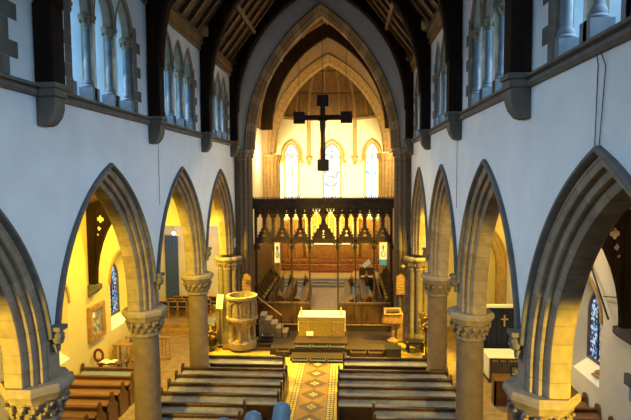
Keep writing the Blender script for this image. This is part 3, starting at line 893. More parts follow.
for i, xc in enumerate(bells):
    big = i == 3; hwid = (SX[i+1]-SX[i])/2-.03; hb = .27 if not big else .46; H = .72 if not big else 1.0
    z0 = 4.84
    b = MB()
    # ogee gable built of curved ribs with crockets, rising into a stem
    def og(t):  # half outline, t 0..1 from foot to stem
        return (hb*(.5+.5*math.cos(PI*t**.9))+.055, z0+H*t)
    for sd in (-1, 1):
        ptsq = [og(t/10) for t in range(11)]
        for (u0, v0), (u1, v1) in zip(ptsq[:-1], ptsq[1:]): b.bar((xc+sd*u0, YS, v0), (xc+sd*u1, YS, v1), .08, .12, 'screen_oak', up=(0, 1, 0))
        for t in (1, 3, 5, 7): u, v = og(t/10); b.lump((xc+sd*(u+.05), YS, v+.02), .05, .04, .055, 'screen_oak', 6, 4)
        # cusped foot of the gable and spring to the mullions
        for k in range(8):
            a0, a1 = PI/2*k/8, PI/2*(k+1)/8
            rx = hwid-.02; rz = .42 if not big else .5
            b.bar((xc+sd*rx*math.cos(a0), YS, z0-.28+rz*math.sin(a0)), (xc+sd*rx*math.cos(a1), YS, z0-.28+rz*math.sin(a1)), .07, .13, 'screen_oak', up=(0, 1, 0))
        for k in (2, 4, 6): a = PI/2*k/8; b.lump((xc+sd*(hwid-.1)*math.cos(a), YS, z0-.32+.36*math.sin(a)), .05, .03, .05, 'screen_oak', 6, 4)
    b.bar((xc, YS, z0+H-.1), (xc, YS, 6.42), .16, .08, 'screen_oak')
    for k in range(16):
        t0, t1 = k/16, (k+1)/16
        (ua, va), (ub, vb) = og(t0), og(t1); zm = (va+vb)/2
        def hole(z):
            for zc_, hr in ((z0+.20, .085), (z0+.42, .05)):
                if abs(z-zc_) < hr: return math.sqrt(hr*hr-(z-zc_)**2)*1.15
            return 0
        ha, hb_ = hole(va), hole(vb)
        for sd in (-1, 1):
            b.prism([(xc+sd*ha, va), (xc+sd*ua, va), (xc+sd*ub, vb), (xc+sd*hb_, vb)], lambda u, w, t: (u, t, w), YS-.03, YS+.03, 'screen_oak')
    for k in range(5):
        b.lump((xc, YS, z0+H+.06+k*.1), .13-.008*k, .05, .05, 'screen_oak', 6, 4)
    b.build('ogee_canopy', r, True)
for i in range(7):
    big = i == 3
    for q in (0, 1):
        xa = SX[i] if q == 0 else bells[i]; xb = bells[i] if q == 0 else SX[i+1]
        wq = xb-xa; b = MB()
        # leafy cusped head under the beam
        for sd, xr_ in ((1, xa), (-1, xb)):
            for k in range(6):
                f0, f1 = k/6, (k+1)/6
                b.bar((xr_+sd*wq*.5*f0**1.6, YS, 5.72+.66*f0), (xr_+sd*wq*.5*f1**1.6, YS, 5.72+.66*f1), .05, .09, 'screen_oak', up=(0, 1, 0))
            for (u, w, s_) in ((.10, 6.32, .09), (.17, 6.22, .06), (.10, 6.13, .07), (.08, 5.98, .06), (.24, 6.35, .06), (.15, 6.04, .045), (.06, 5.82, .045), (.22, 6.15, .05), (.05, 6.22, .08), (.30, 6.25, .045)):
                b.lump((xr_+sd*min(u, wq*.42), YS, w), s_, .03, s_, 'screen_oak', 7, 4)
        b.build('tracery_head', r, True)
b = MB()
for i in range(7):
    if i == 3: pass
    b.box(SX[i], SX[i+1], YS-.05, YS+.05, 4.68, 4.86, 'screen_oak')
b.build('tracery_rail', r, False)
for i in (0, 1, 2, 4, 5, 6):
    b = MB(); x0, x1 = SX[i]+.02, SX[i+1]-.02
    b.box(x0, x1, YS-.03, YS+.03, .62, 1.66, 'dado_oak')
    b.box(x0-.03, x1+.03, YS-.09, YS+.09, 1.60, 1.70, 'dado_oak'); b.box(x0, x1, YS-.06, YS+.06, .62, .76, 'dado_oak')
    for k in range(4): xx = x0+(x1-x0)*k/3; b.box(xx-.03, xx+.03, YS-.06, YS+.06, .7, 1.6, 'dado_oak')
    b.build('dado_panel', r, False, .008)

# hanging rood cross
r = thing('hanging_cross', 'large dark wooden crucifix with square ends hanging before the chancel arch', 'cross', (.03, 24.6, 8.2))
xc, yc_ = .03, 24.6
b = MB()
b.box(xc-.12, xc+.12, yc_-.07, yc_+.07, 8.5, 11.6, 'rood_wood'); b.box(xc-1.1, xc+1.1, yc_-.07, yc_+.07, 10.70, 10.94, 'rood_wood')
for (cx_, cz_) in ((xc, 11.62), (xc, 8.52), (xc-1.14, 10.82), (xc+1.14, 10.82)):
    b.box(cx_-.28, cx_+.28, yc_-.09, yc_+.09, cz_-.28, cz_+.28, 'rood_wood'); b.box(cx_-.17, cx_+.17, yc_-.12, yc_-.09, cz_-.17, cz_+.17, 'rood_wood')
b.build('cross_beams', r, False, .015)
b = MB()
b.tube([(xc, yc_-.14, 9.25), (xc-.01, yc_-.15, 9.5), (xc, yc_-.16, 9.85), (xc, yc_-.17, 10.1), (xc, yc_-.17, 10.4), (xc, yc_-.17, 10.66), (xc, yc_-.17, 10.76)], [.04, .06, .085, .12, .15, .14, .05], 'rood_wood', 10)
for s in (-1, 1): b.tube([(xc+s*.1, yc_-.17, 10.66), (xc+s*.38, yc_-.13, 10.78), (xc+s*.7, yc_-.11, 10.86)], [.05, .04, .03], 'rood_wood', 8)
b.lump((xc+.02, yc_-.2, 10.9), .085, .09, .12, 'rood_wood', 10, 7)
b.build('carved_figure', r, True)
for i, (x, z0) in enumerate(((xc, 11.85), (xc-1.14, 11.05), (xc+1.14, 11.05))):
    b = MB(); b.tube([(x, yc_, z0), (x, yc_, 14.4 if i else 16.6)], .012, 'iron', 6); b.build('suspension_wire', r, True)

# ------------------------------------------------------------------ choir stalls
def stall_row(label, x0, x1, y0, y1, h, grp, s):
    r = thing('choir_stall', label, 'choir stall', ((x0+x1)/2, y0, .62), grp)
    b = MB(); b.box(*sorted((x1-.05*s, x1)), y0, y1, .62, .62+h, 'stall_oak'); b.build('front_panel', r, False, .01)
    b = MB(); b.prism([(x1+s*.04, .62+h), (x1-s*.32, .62+h-.10), (x1-s*.32, .62+h-.06), (x1+s*.04, .62+h+.04)], lambda u, w, t: (u, t, w), y0, y1, 'stall_oak'); b.build('book_desk', r, False)
    b = MB(); b.box(*sorted((x0, x1-s*.35)), y0, y1, 1.0, 1.06, 'stall_oak'); b.build('seat', r, False)
    b = MB(); b.box(*sorted((x0, x1-s*.38)), y0+.05, y1, 1.06, 1.11, 'stall_blue'); b.build('cushion', r, False, .02)
    for yy in (y0-.05, y1):
        b = MB()
        b.prism([(0, 0), (.55, 0), (.55, h*.6), (.42, h), (.3, h+.15), (.12, h+.15), (0, h*.7)], lambda u, w, t: (x0+(x1-x0)*u/.62, t, .62+w), yy, yy+.07, 'stall_oak'); e = b.build('bench_end', r, False, .01)
        b = MB(); xx = x0+(x1-x0)*.3; zt = .62+h+.15
        b.lump((xx, yy+.03, zt+.12), .08, .05, .14, 'poppy_wood', 8, 6); b.lump((xx-.09, yy+.03, zt+.06), .06, .05, .06, 'poppy_wood'); b.lump((xx+.09, yy+.03, zt+.06), .06, .05, .06, 'poppy_wood'); b.lump((xx, yy+.03, zt+.3), .035, .035, .06, 'poppy_wood')
        b.build('poppyhead', e, True)
    return r
for s in (-1, 1):
    for k, (xa, xb, h, nm) in enumerate(((2.55, 1.95, .95, 'second row'), (1.62, 1.05, .80, 'front row'))):
        stall_row('%s oak choir stall with carved poppyhead ends on the %s of the chancel' % (nm, SIDE[s]), s*xa, s*xb, 26.0, 31.2, h, 'choir stalls', -s)
    r = thing('canopied_stall', 'tall dark back stall with carved seats against the %s chancel wall' % SIDE[s], 'choir stall', (s*3.4, 26, .62), 'choir stalls')
    b = MB(); b.box(*sorted((s*3.78, s*3.70)), 25.9, 32.2, .62, 4.3, 'stall_oak'); b.box(*sorted((s*3.78, s*3.35)), 25.9, 32.2, 4.2, 4.42, 'stall_oak'); b.build('back_panelling', r, False, .01)
    b = MB(); b.box(*sorted((s*3.7, s*3.2)), 25.9, 32.2, 1.05, 1.12, 'stall_oak'); b.box(*sorted((s*2.98, s*2.93)), 25.9, 32.2, .62, 1.65, 'stall_oak'); b.build('seat', r, False)
    for k in range(9):
        b = MB(); y = 26+k*.76
        b.prism([(3.7, .62), (3.25, .62), (3.25, 1.2), (3.15, 1.5), (3.3, 1.62), (3.7, 2.3)], lambda u, w, t: (s*u, t, w), y, y+.07, 'stall_oak'); b.lump((s*3.22, y+.03, 1.66), .09, .06, .09, 'poppy_wood')
        b.build('seat_divider', r, False)
    for k in range(14): b = MB(); y = 26.1+k*.45; b.tube([(s*3.5, y, 4.4), (s*3.5, y, 4.75)], [.04, .01], 'stall_oak', 6); b.build('finial', r, True)
# banners
for s, x, yy, z0, z1, lab in ((-1, -2.28, 24.60, 3.72, 4.72, 'narrow white banner with a dark emblem against the left of the rood screen'), (1, 2.95, 24.60, 3.62, 4.74, 'white and blue banner with a round emblem against the right of the rood screen')):
    w = .13 if s < 0 else .19
    r = thing('banner', lab, 'banner', (x, yy, z0))
    b = MB(); rows = []
    for k in range(9):
        z = z1+(z0-z1)*k/8; rows.append([(x-w+2*w*q/6, yy+.015*math.sin(q*1.3+k*.3), z) for q in range(7)])
    b.grid(rows, None, mfun=lambda i, j: 'banner_blue' if (s > 0 and i >= 6) else 'banner_white'); b.build('cloth', r, True)
    b = MB(); zc = z0+.55 if s > 0 else z0+.4; mm = 'banner_blue' if s > 0 else 'iron'
    for t in range(14):
        a0, a1 = 2*PI*t/14, 2*PI*(t+1)/14; rx, rz = w*.45, .13
        b.bar((x+rx*math.cos(a0), yy-.03, zc+rz*math.sin(a0)), (x+rx*math.cos(a1), yy-.03, zc+rz*math.sin(a1)), .03, .01, mm, up=(0, 1, 0))
    b.bar((x, yy-.03, zc+.18), (x, yy-.03, zc+.45), .05, .01, mm, up=(0, 1, 0)); b.bar((x-.06, yy-.03, zc+.34), (x+.06, yy-.03, zc+.34), .01, .04, mm)
    b.build('emblem', r, False)
    b = MB(); b.tube([(x-w-.04, yy, z1), (x+w+.04, yy, z1)], .018, 'brass', 8); b.tube([(x, yy+.03, .64), (x, yy+.03, z1+.1)], .014, 'iron', 8); b.build('pole', r, True)
# organ console on the right
r = thing('organ_console', 'dark wooden organ console behind the screen on the right of the chancel', 'organ console', (2.35, 30.5, .62))
b = MB(); b.box(1.95, 2.85, 32.05, 32.6, .62, 2.15, 'stall_oak'); b.prism([(32.0, 1.5), (31.6, 1.45), (31.6, 1.55), (32.0, 1.7)], lambda u, w, t: (t, u, w), 1.98, 2.87, 'stall_oak'); b.build('case', r, False, .01)
b = MB(); b.box(2.05, 2.8, 31.63, 31.95, 1.6, 1.64, 'paper_white'); b.build('keyboard', r, False)
b = MB(); b.bar((2.2, 32.0, 2.2), (2.65, 32.05, 2.55), .02, .3, 'paper_white'); b.build('music_sheet', r, False)

# ------------------------------------------------------------------ high altar and reredos
r = thing('reredos', 'golden carved reredos of niches behind the high altar', 'reredos', (0, 39.6, 1.6))
b = MB(); b.box(-2.1, 2.1, 39.5, 39.75, 1.6, 5.0, 'gold'); b.build('back_panel', r, False)
for k in range(9):
    x = -1.84+k*.46; b = MB(); zt = 4.4 if k != 4 else 5.0
    pr = [(x+u, v+zt-.5) for u, v in pointed(.19, .12, 6, 1.5)]
    for e, f in zip(pr[:-1], pr[1:]): b.bar((e[0], 39.42, e[1]), (f[0], 39.42, f[1]), .07, .10, 'gold_bright', up=(0, 1, 0))
    b.tube([(x-.23, 39.4, 2.6), (x-.23, 39.4, zt+.3), (x-.23, 39.4, zt+.75)], [.05, .05, .01], 'gold_bright', 8)
    b.lump((x, 39.42, 3.25), .10, .07, .42, 'gold_bright', 8, 6); b.lump((x, 39.4, 3.75), .07, .06, .09, 'gold_bright', 8, 6)
    b.build('niche', r, True)
for s in (-1, 1):
    r2 = thing('side_panelling', 'orange oak wall panelling on the %s of the reredos' % SIDE[s], 'panelling', (s*3, 38.9, 1.6))
    p, q = (poly[3], poly[4]) if s > 0 else (poly[2], poly[1])
    for k in range(5):
        t0, t1 = .08+k*.17, .08+(k+1)*.17-.015
        A = Vector(p).lerp(Vector(q), t0); B = Vector(p).lerp(Vector(q), t1)
        b = MB(); n_ = Vector((-s*.64, -.77))*.1
        b.face([(A.x+n_.x, A.y+n_.y, 1.6), (B.x+n_.x, B.y+n_.y, 1.6), (B.x+n_.x, B.y+n_.y, 4.6), (A.x+n_.x, A.y+n_.y, 4.6)], 'gold_wood')
        for e in (A, B): b.bar((e.x+n_.x, e.y+n_.y-.02, 1.6), (e.x+n_.x, e.y+n_.y-.02, 4.7), .06, .08, 'gold_wood')
        b.bar((A.x+n_.x, A.y+n_.y-.02, 4.6), (B.x+n_.x, B.y+n_.y-.02, 4.6), .1, .14, 'gold'); b.build('panel', r2, False)
r = thing('high_altar', 'high altar with golden front below the reredos', 'altar', (0, 38.9, 1.6))
b = MB(); b.box(-1.3, 1.3, 38.5, 39.3, 1.6, 2.70, 'gold_wood'); b.build('frontal', r, False, .02)
b = MB(); b.box(-1.4, 1.4, 38.42, 39.35, 2.70, 2.77, 'linen'); b.build('altar_cloth', r, False, .01)
for i, x in enumerate((-1.1, -.7, .7, 1.1)):
    r = thing('candlestick', 'tall brass candlestick standing on the high altar, %s' % ['farthest left', 'inner left', 'inner right', 'farthest right'][i], 'candlestick', (x, 39.1, 2.77), 'candlesticks on the high altar')
    b = MB(); b.lathe((x, 39.1, 2.77), [(.1, 0), (.1, .03), (.03, .08), (.05, .25), (.025, .3), (.025, .5), (.07, .55)], 'brass', 10); b.build('stick', r, True)
    b = MB(); b.lathe((x, 39.1, 3.32), [(.03, 0), (.03, .4)], 'linen', 8); b.build('candle', r, True)
for s in (-1, 1):
    r = thing('altar_rail', 'brown altar rail on the %s of the sanctuary steps' % SIDE[s], 'altar rail', (s*2.3, 36.2, 1.08))
    b = MB(); b.box(*sorted((s*.75, s*3.9)), 36.1, 36.25, 1.85, 1.95, 'honey_wood'); b.build('top_rail', r, False, .01)
    for k in range(7):
        x = s*(.8+k*.5); b = MB(); b.lathe((x, 36.18, 1.08), [(.05, 0), (.03, .1), (.045, .35), (.03, .6), (.05, .78)], 'honey_wood', 8); b.build('baluster', r, True)
r = tag((lambda b: (b.box(-1.6, 1.6, 35.75, 36.0, 1.08, 1.28, 'red_carpet'), b.build('communion_kneeler', None, False, .03))[1])(MB()), 'long red kneeler before the altar rail in the sanctuary', 'kneeler')

# ------------------------------------------------------------------ nave altar on the dais
r = thing('nave_altar', 'free-standing altar with gold damask frontal and white cloth on the dais', 'altar', (-.04, 23.97, .42))
b = MB(); b.box(-1.13, 1.05, 23.37, 24.5, .42, 1.33, 'frontal'); b.build('frontal', r, False, .015)
b = MB(); b.box(-1.15, 1.07, 23.34, 23.37, 1.16, 1.33, 'frontal')
for k in range(44): x = -1.14+k*.05; b.box(x, x+.02, 23.345, 23.36, 1.09, 1.16, 'gold_bright')
b.build('superfrontal', r, False)
for x in (-.66, .52):
    b = MB(); b.box(x-.02, x+.02, 23.35, 23.37, .43, 1.16, 'gold'); b.build('orphrey', r, False)
b = MB(); b.box(-1.16, 1.08, 23.33, 24.54, 1.33, 1.36, 'linen'); b.box(1.055, 1.09, 23.5, 24.4, .62, 1.34, 'linen'); b.box(-1.17, -1.135, 23.5, 24.4, .62, 1.34, 'linen'); b.build('altar_cloth', r, False, .008)
for i, x in enumerate((-1.03, .88)):
    r = thing('altar_candle', 'brass candle on the %s end of the gold-fronted nave altar' % ('left', 'right')[i], 'candlestick', (x, 23.75, 1.36), 'candles on the nave altar')
    b = MB(); b.lathe((x, 23.75, 1.36), [(.07, 0), (.07, .025), (.025, .05), (.045, .09), (.045, .12)], 'brass', 12); b.build('stick', r, True)
    b = MB(); b.lathe((x, 23.75, 1.48), [(.038, 0), (.036, .24), (.01, .25)], 'gold_bright', 12); b.build('candle', r, True)
r = thing('notice_stand', 'small cream notice on a short stand in front of the nave altar', 'notice', (-.58, 23.1, .42))
b = MB(); b.bar((-.58, 23.1, .54), (-.58, 23.18, .72), .32, .02, 'paper', up=(0, 1, 0)); b.build('card', r, False)
b = MB(); b.bar((-.66, 23.12, .42), (-.66, 23.15, .6), .02, .02, 'iron'); b.bar((-.5, 23.12, .42), (-.5, 23.15, .6), .02, .02, 'iron'); b.build('stand', r, False)

# kneelers
def kneeler(x0, x1, y0, y1, z0, h, lab, pad='navy_pad'):
    r = thing('kneeler', lab, 'kneeler', ((x0+x1)/2, y0, z0), 'kneelers around the dais')
    b = MB(); b.box(x0, x1, y0, y1, z0, z0+h, 'carpet'); b.build('box', r, False, .012)
    b = MB(); b.box(x0+.015, x1-.015, y0-.01, y1-.02, z0+h, z0+h+.035, pad); b.build('pad', r, False, .025)
    for x in (x0+.03, x1-.03):
        b = MB(); b.lump((x, y1-.02, z0+h+.05), .022, .022, .022, 'brass', 8, 6); b.build('brass_knob', r, True)
    return r
for i in range(3):
    x = -1.22+i*.76
    kneeler(x, x+.72, 21.06, 21.22, .0, .07, 'navy kneeler at the foot of the dais step, %s of three' % ['left', 'middle', 'right'][i])
    kneeler(x+.05, x+.77, 22.02, 22.22, .30, .04, 'navy kneeler on the dais edge above the step, %s of three' % ['left', 'middle', 'right'][i])
for i in range(2):
    x = 1.3+i*.78
    kneeler(x, x+.72, 21.72, 21.96, 0, .2, 'dark kneeler right of the dais step, %s' % ['beside the step', 'beside the black chest'][i], 'carpet')
kneeler(-2.0, -1.4, 21.72, 21.96, 0, .2, 'dark kneeler left of the dais step', 'carpet')
kneeler(-2.95, -2.35, 22.6, 22.78, .12, .12, 'dark kneeler at the front left corner of the dais', 'carpet')
kneeler(-2.9, -2.35, 23.2, 23.38, .30, .12, 'dark kneeler on the left of the dais beside the pulpit', 'carpet')
r = thing('black_chest', 'black flat-topped chest at the right front corner of the dais', 'chest', (3.1, 21.7, 0))
b = MB(); b.box(2.85, 3.5, 21.45, 21.9, 0, .48, 'iron'); b.build('body', r, False, .015)
b = MB(); b.box(2.82, 3.53, 21.42, 21.92, .48, .54, 'iron'); b.build('lid', r, False, .015)
r = thing('black_bench', 'low black bench with bright studs right of the lectern', 'bench', (4.1, 22.6, 0))
b = MB(); b.box(3.85, 4.65, 22.45, 23.0, .38, .48, 'iron'); b.build('seat', r, False, .015)
for x in (3.93, 4.57):
    for y in (22.53, 22.92): b = MB(); b.box(x-.05, x+.05, y-.05, y+.05, 0, .38, 'iron'); b.build('leg', r, False)
for x in (3.89, 4.6):
    b = MB(); b.lump((x, 22.49, .49), .03, .03, .03, 'brass', 8, 6); b.build('stud', r, True)

# pulpit
PX, PY = -3.70, 22.74
r = thing('pulpit', 'round carved stone pulpit with arched panels left of the dais', 'pulpit', (PX, PY, .12))
b = MB(); b.lathe((PX, PY, .3), [(.66, -.18), (.66, 0), (.66, .10), (.56, .16), (.42, .24), (.42, .70), (.52, .92), (.70, 1.12)], 'pulpit_stone', 16); b.build('pedestal', r, True)
for k in range(8):
    a = PI*2*k/8; b = MB(); b.lathe((PX+.56*math.cos(a), PY+.56*math.sin(a), .40), [(.09, 0), (.09, .08), (.065, .12), (.065, .76), (.09, .80), (.12, .92)], 'pulpit_stone', 10); b.build('column', r, True)
b = MB(); b.lathe((PX, PY, 1.42), [(.71, 0), (.75, .04), (.75, .12), (.65, .16), (.63, .2), (.63, .92), (.70, .98), (.74, 1.02), (.74, 1.12), (.57, 1.12), (.55, .3), (0, .28)], 'pulpit_stone', 16); b.build('drum', r, True, ang=20)
for k in range(8):
    a = PI*2*(k+.5)/8; b = MB()
    pr = [(u, v) for u, v in pointed(.19, .08, 6, .45)]
    f = lambda u, v: (PX+.645*math.cos(a)-u*math.sin(a), PY+.645*math.sin(a)+u*math.cos(a), 2.08+v)
    for e, g in zip(pr[:-1], pr[1:]): b.bar(f(*e), f(*g), .06, .05, 'pulpit_stone')
    b.build('arch_panel', r, True)
r = thing('pulpit_stair', 'stone pulpit stair with wooden handrail beside the dais', 'stair', (-2.7, 23.6, .3))
for k in range(5):
    x = -3.05+k*.26; b = MB(); b.box(x, x+.3, 23.5, 24.3, .30, 1.35-k*.2, 'pulpit_stone'); b.build('step', r, False, .01)
b = MB(); b.tube([(-3.25, 23.45, 2.4), (-3.0, 23.45, 2.2), (-1.95, 23.45, 1.4)], .03, 'honey_wood', 8); b.build('handrail', r, True)
for x, z, z0 in ((-3.0, 2.2, 1.2), (-1.95, 1.4, .3)):
    b = MB(); b.tube([(x, 23.45, z0), (x, 23.45, z)], .02, 'iron', 8); b.build('rail_post', r, True)

# lectern
LX, LY = 3.28, 23.15
r = thing('lectern', 'golden wooden lectern with sloping book rest right of the dais', 'lectern', (LX, LY, .3))
b = MB(); b.lathe((LX, LY, .3), [(.28, 0), (.28, .06), (.16, .12), (.07, .2), (.09, .5), (.06, .55), (.06, .95)], 'honey_wood', 12); b.build('pillar', r, True)
b = MB(); b.prism([(-.5, 1.2), (.42, 1.2), (.46, 1.65), (-.36, 1.65)], lambda u, w, t: (LX+u, t, w), LY-.25, LY+.3, 'honey_wood'); b.build('desk', r, False, .015)
b = MB(); b.bar((LX, LY-.3, 1.64), (LX, LY+.3, 1.80), .8, .03, 'honey_wood', up=(0, 1, 0)); b.bar((LX-.3, LY-.05, 1.75), (LX+.3, LY-.05, 1.76), .4, .04, 'carpet'); b.build('book_rest', r, False)
b = MB(); b.box(LX+.18, LX+.45, LY+.0, LY+.35, .3, 1.2, 'honey_wood'); b.build('side_panel', r, False, .015)
# hymn boards and sconce on the chancel arch shafts
for s in (-1, 1):
    x = s*3.72 if s > 0 else -3.68
    r = thing('hymn_board', 'tan wooden hymn board with rows of slats on the %s chancel arch shafts' % SIDE[s], 'hymn board', (x, 23.8, 2.5))
    b = MB(); b.box(x-.22, x+.22, 23.78, 23.83, 2.35, 3.2, 'honey_wood'); b.prism([(-.22, 3.2), (.22, 3.2), (0, 3.35)], lambda u, w, t: (x+u, t, w), 23.78, 23.83, 'honey_wood'); b.build('board', r, False, .008)
    for k in range(5): b = MB(); b.box(x-.17, x+.17, 23.765, 23.78, 2.45+k*.145, 2.51+k*.145, 'poppy_wood'); b.build('slat', r, False)
r = thing('wall_lamp', 'small brass lamp on the right chancel arch shafts above the hymn board', 'lamp', (3.8, 23.75, 3.6))
b = MB(); b.tube([(3.8, 23.84, 3.55), (3.8, 23.68, 3.6), (3.8, 23.62, 3.72)], .018, 'brass', 8); b.build('arm', r, True)
b = MB(); b.lathe((3.8, 23.62, 3.7), [(.09, 0), (.11, .02), (.07, .08), (.03, .12)], 'brass', 12); b.build('shade', r, True)
r = thing('wall_lamp', 'small dark lamp on the left respond shafts above the pulpit', 'lamp', (-4.0, 23.4, 3.2))
b = MB(); b.tube([(-3.95, 23.8, 3.2), (-3.85, 23.45, 3.25)], .02, 'iron', 8); b.build('arm', r, True)
b = MB(); b.lathe((-3.85, 23.42, 3.18), [(.10, 0), (.10, .14), (.03, .2)], 'iron', 12); b.build('shade', r, True)

# flower arrangements
def flowers(x, y, z0, zc, rr, lab, n=70):
    r = thing('flower_arrangement', lab, 'flowers', (x, y, z0))
    b = MB(); b.lathe((x, y, z0), [(.16, 0), (.16, .04), (.04, .1), (.04, max(.15, zc-z0-rr*1.15)), (.14, zc-z0-rr*.8), (.16, zc-z0-rr*.6)], 'iron', 12); b.build('vase_stand', r, True)
    rnd = random.Random(int(x*100)); b = MB(); c = MB()
    for k in range(n):
        a = rnd.uniform(0, 2*PI); e = rnd.uniform(-.5, 1.0); q = rr*rnd.uniform(.5, 1.05)
        p = (x+q*math.cos(a)*math.cos(e)*.8, y+q*math.sin(a)*math.cos(e)*.8, zc+q*math.sin(e)*1.5)
        sz = rnd.uniform(.03, .06)
        (b if k % 2 else c).lump(p, sz, sz, sz, 'flower' if k % 2 else 'flower_leaf', 6, 4)
        if k % 3 == 0: c.bar((x, y, zc-rr*.6), p, .012, .012, 'flower_leaf')
    b.build('blooms', r, True)['kind'] = 'stuff'; c.build('leaves', r, True)['kind'] = 'stuff'
flowers(4.62, 21.95, .0, 1.55, .40, 'tall dried flower arrangement on a stand by the right respond', 110)
flowers(-5.1, 22.4, .0, .75, .36, 'low flower arrangement on the floor left of the pulpit')
r = thing('dark_cabinet', 'dark low cabinet with a pale top edge left of the pulpit', 'cabinet', (-5.1, 23.7, 0))
b = MB(); b.box(-5.85, -5.15, 23.0, 23.6, 0, .95, 'stall_oak'); b.build('body', r, False, .01)
b = MB(); b.prism([(22.95, .95), (23.65, 1.15), (23.65, 1.2), (22.95, 1.0)], lambda u, w, t: (t, u, w), -5.88, -5.12, 'steel_cloth'); b.build('sloping_top', r, False)
r = thing('sign_stand', 'white notice sheet on a metal stand left of the pulpit', 'sign', (-4.78, 22.93, 0))
b = MB(); b.bar((-4.80, 22.85, 1.85), (-4.74, 22.95, 2.5), .30, .02, 'paper_white', up=(0, 1, 0)); b.build('sheet', r, False)
b = MB(); b.tube([(-4.78, 22.93, .02), (-4.78, 22.93, 2.1)], .02, 'iron', 8); b.lathe((-4.78, 22.93, 0), [(.16, 0), (.16, .03), (.02, .05)], 'iron', 12); b.build('stand', r, True)
# ------------------------------------------------------------------ pews
def make_pew(L, wood, strip, z_rail=.97):
    """pew facing +y, centred on x, back at y = 0"""
    r = bpy.data.objects.new('pew', None); C.objects.link(r); r.empty_display_size = .2; r['category'] = 'pew'; r['label'] = ''
    h = L/2
    b = MB(); b.box(-h+.05, h-.05, 0, .04, .08, z_rail-.08, wood); b.build('backrest', r, False)
    b = MB(); b.box(-h+.03, h-.03, -.05, .075, z_rail-.09, z_rail, wood); b.build('top_rail', r, False, .015)
    b = MB(); b.prism([(0, z_rail-.16), (-.29, z_rail-.24), (-.29, z_rail-.20), (0, z_rail-.12)], lambda u, w, t: (t, u, w), -h+.06, h-.06, strip); b.build('book_rest', r, False)
    b = MB(); b.box(-h+.05, h-.05, .04, .38, .40, .45, wood); b.build('seat', r, False, .01)
    b = MB(); b.box(-h+.05, h-.05, -.30, -.24, .10, .18, wood); b.build('kneeler_board', r, False)
    prof = [(-.28, 0), (.36, 0), (.36, .5), (.33, .6), (.2, .72), (.12, .9), (.10, 1.04), (.03, 1.12), (-.05, 1.10), (-.08, 1.0), (-.09, .8), (-.28, .62)]
    for x0 in (-h, h-.07):
        b = MB(); b.prism(prof, lambda u, w, t: (t, u, w), x0, x0+.07, wood); b.build('bench_end', r, False, .012)
    return r
def place(src, x, y, lab, grp):
    if src['label'] == '': src['label'] = lab; src['group'] = grp; src.location = (x, y, 0); return src
    return dup(src, (x, y, 0), lab, grp)
ORDN = ['front', 'second', 'third', 'fourth', 'fifth', 'sixth', 'seventh', 'eighth']
full = make_pew(3.95, 'pew_oak', 'grey_cloth'); short = make_pew(2.95, 'pew_oak', 'grey_cloth'); wide = make_pew(3.3, 'pew_oak', 'grey_cloth', .90)
ROWS = [(19.35, wide), (17.92, full), (17.22, full), (16.50, full), (15.75, full), (15.0, short), (14.28, short)]
for s in (-1, 1):
    for k, (y, src) in enumerate(ROWS):
        if src is full: x = s*2.95+(-.04 if s < 0 else -.14)
        elif src is short: x = s*3.43-.02
        else: x = -2.95 if s < 0 else 2.65
        place(src, x, y, 'dark oak pew with grey-topped book rest, %s row of the %s nave block' % (ORDN[k], SIDE[s]), 'pews in the nave')
# cushions / black bags on the floor in the gap beside the short pews
for s, x in ((-1, -1.45), (1, 1.35)):
    for k in range(2):
        r = thing('floor_cushion', 'dark round hassock on the floor beside the short %s pews, %s one' % (SIDE[s], ['nearer', 'farther'][k]), 'hassock', (x, 14.9+k*.5, 0), 'hassocks by the central aisle')
        b = MB(); b.lathe((x-.12*k*s, 14.9+k*.5, 0), [(.17, 0), (.2, .04), (.2, .2), (.15, .26), (0, .27)], 'iron', 14); b.build('pad', r, True)
        b = MB(); b.tube([(x-.12*k*s-.06, 14.9+k*.5, .26), (x-.12*k*s, 14.9+k*.5, .31), (x-.12*k*s+.06, 14.9+k*.5, .26)], .012, 'carpet', 6); b.build('loop', r, True)
# side aisle pews
ap = make_pew(2.3, 'aisle_pew_oak', 'aisle_rest'); ap1 = make_pew(2.3, 'aisle_pew_oak', 'steel_cloth')
for k, y in enumerate((17.75, 16.98, 16.2, 15.4, 14.6, 13.8, 13.0)):
    place(ap1 if k == 0 else ap, -7.55, y, 'polished brown pew in the left side aisle, %s row' % (ORDN[k]), 'pews in the left side aisle')
for k, y in enumerate((16.0, 15.2, 14.4, 13.6, 12.8)):
    place(ap, 7.55, y, 'polished brown pew in the right side aisle, %s row' % ORDN[k], 'pews in the right side aisle')

# ------------------------------------------------------------------ left aisle furnishings
XW = -WA
r = thing('framed_painting', 'framed painting in a deep gold wood frame on the left aisle wall', 'painting', (XW, 18.95, 2.2))
def wq(y0, y1, z0, z1, t0, t1): return (*sorted((XW+t0, XW+t1)), y0, y1, z0, z1)
b = MB()
for y0, y1, z0, z1 in ((18.35, 19.55, 1.65, 1.83), (18.35, 19.55, 2.87, 3.05), (18.35, 18.53, 1.83, 2.87), (19.37, 19.55, 1.83, 2.87)): b.box(*wq(y0, y1, z0, z1, 0, .14), 'honey_wood')
b.build('frame', r, False, .02)
b = MB(); b.box(*wq(18.53, 19.37, 1.83, 2.87, 0, .05), 'picture'); b.box(*wq(18.60, 18.85, 2.55, 2.8, .05, .056), 'paper_white'); b.box(*wq(19.2, 19.36, 1.9, 2.85, .05, .056), 'steel_cloth'); b.build('canvas', r, False)
r = thing('table', 'wooden side table with a small blue ornament by the left aisle wall', 'table', (-8.2, 20.3, 0))
b = MB(); b.box(-8.6, -7.75, 20.0, 20.6, .98, 1.05, 'honey_wood'); b.build('tabletop', r, False, .01)
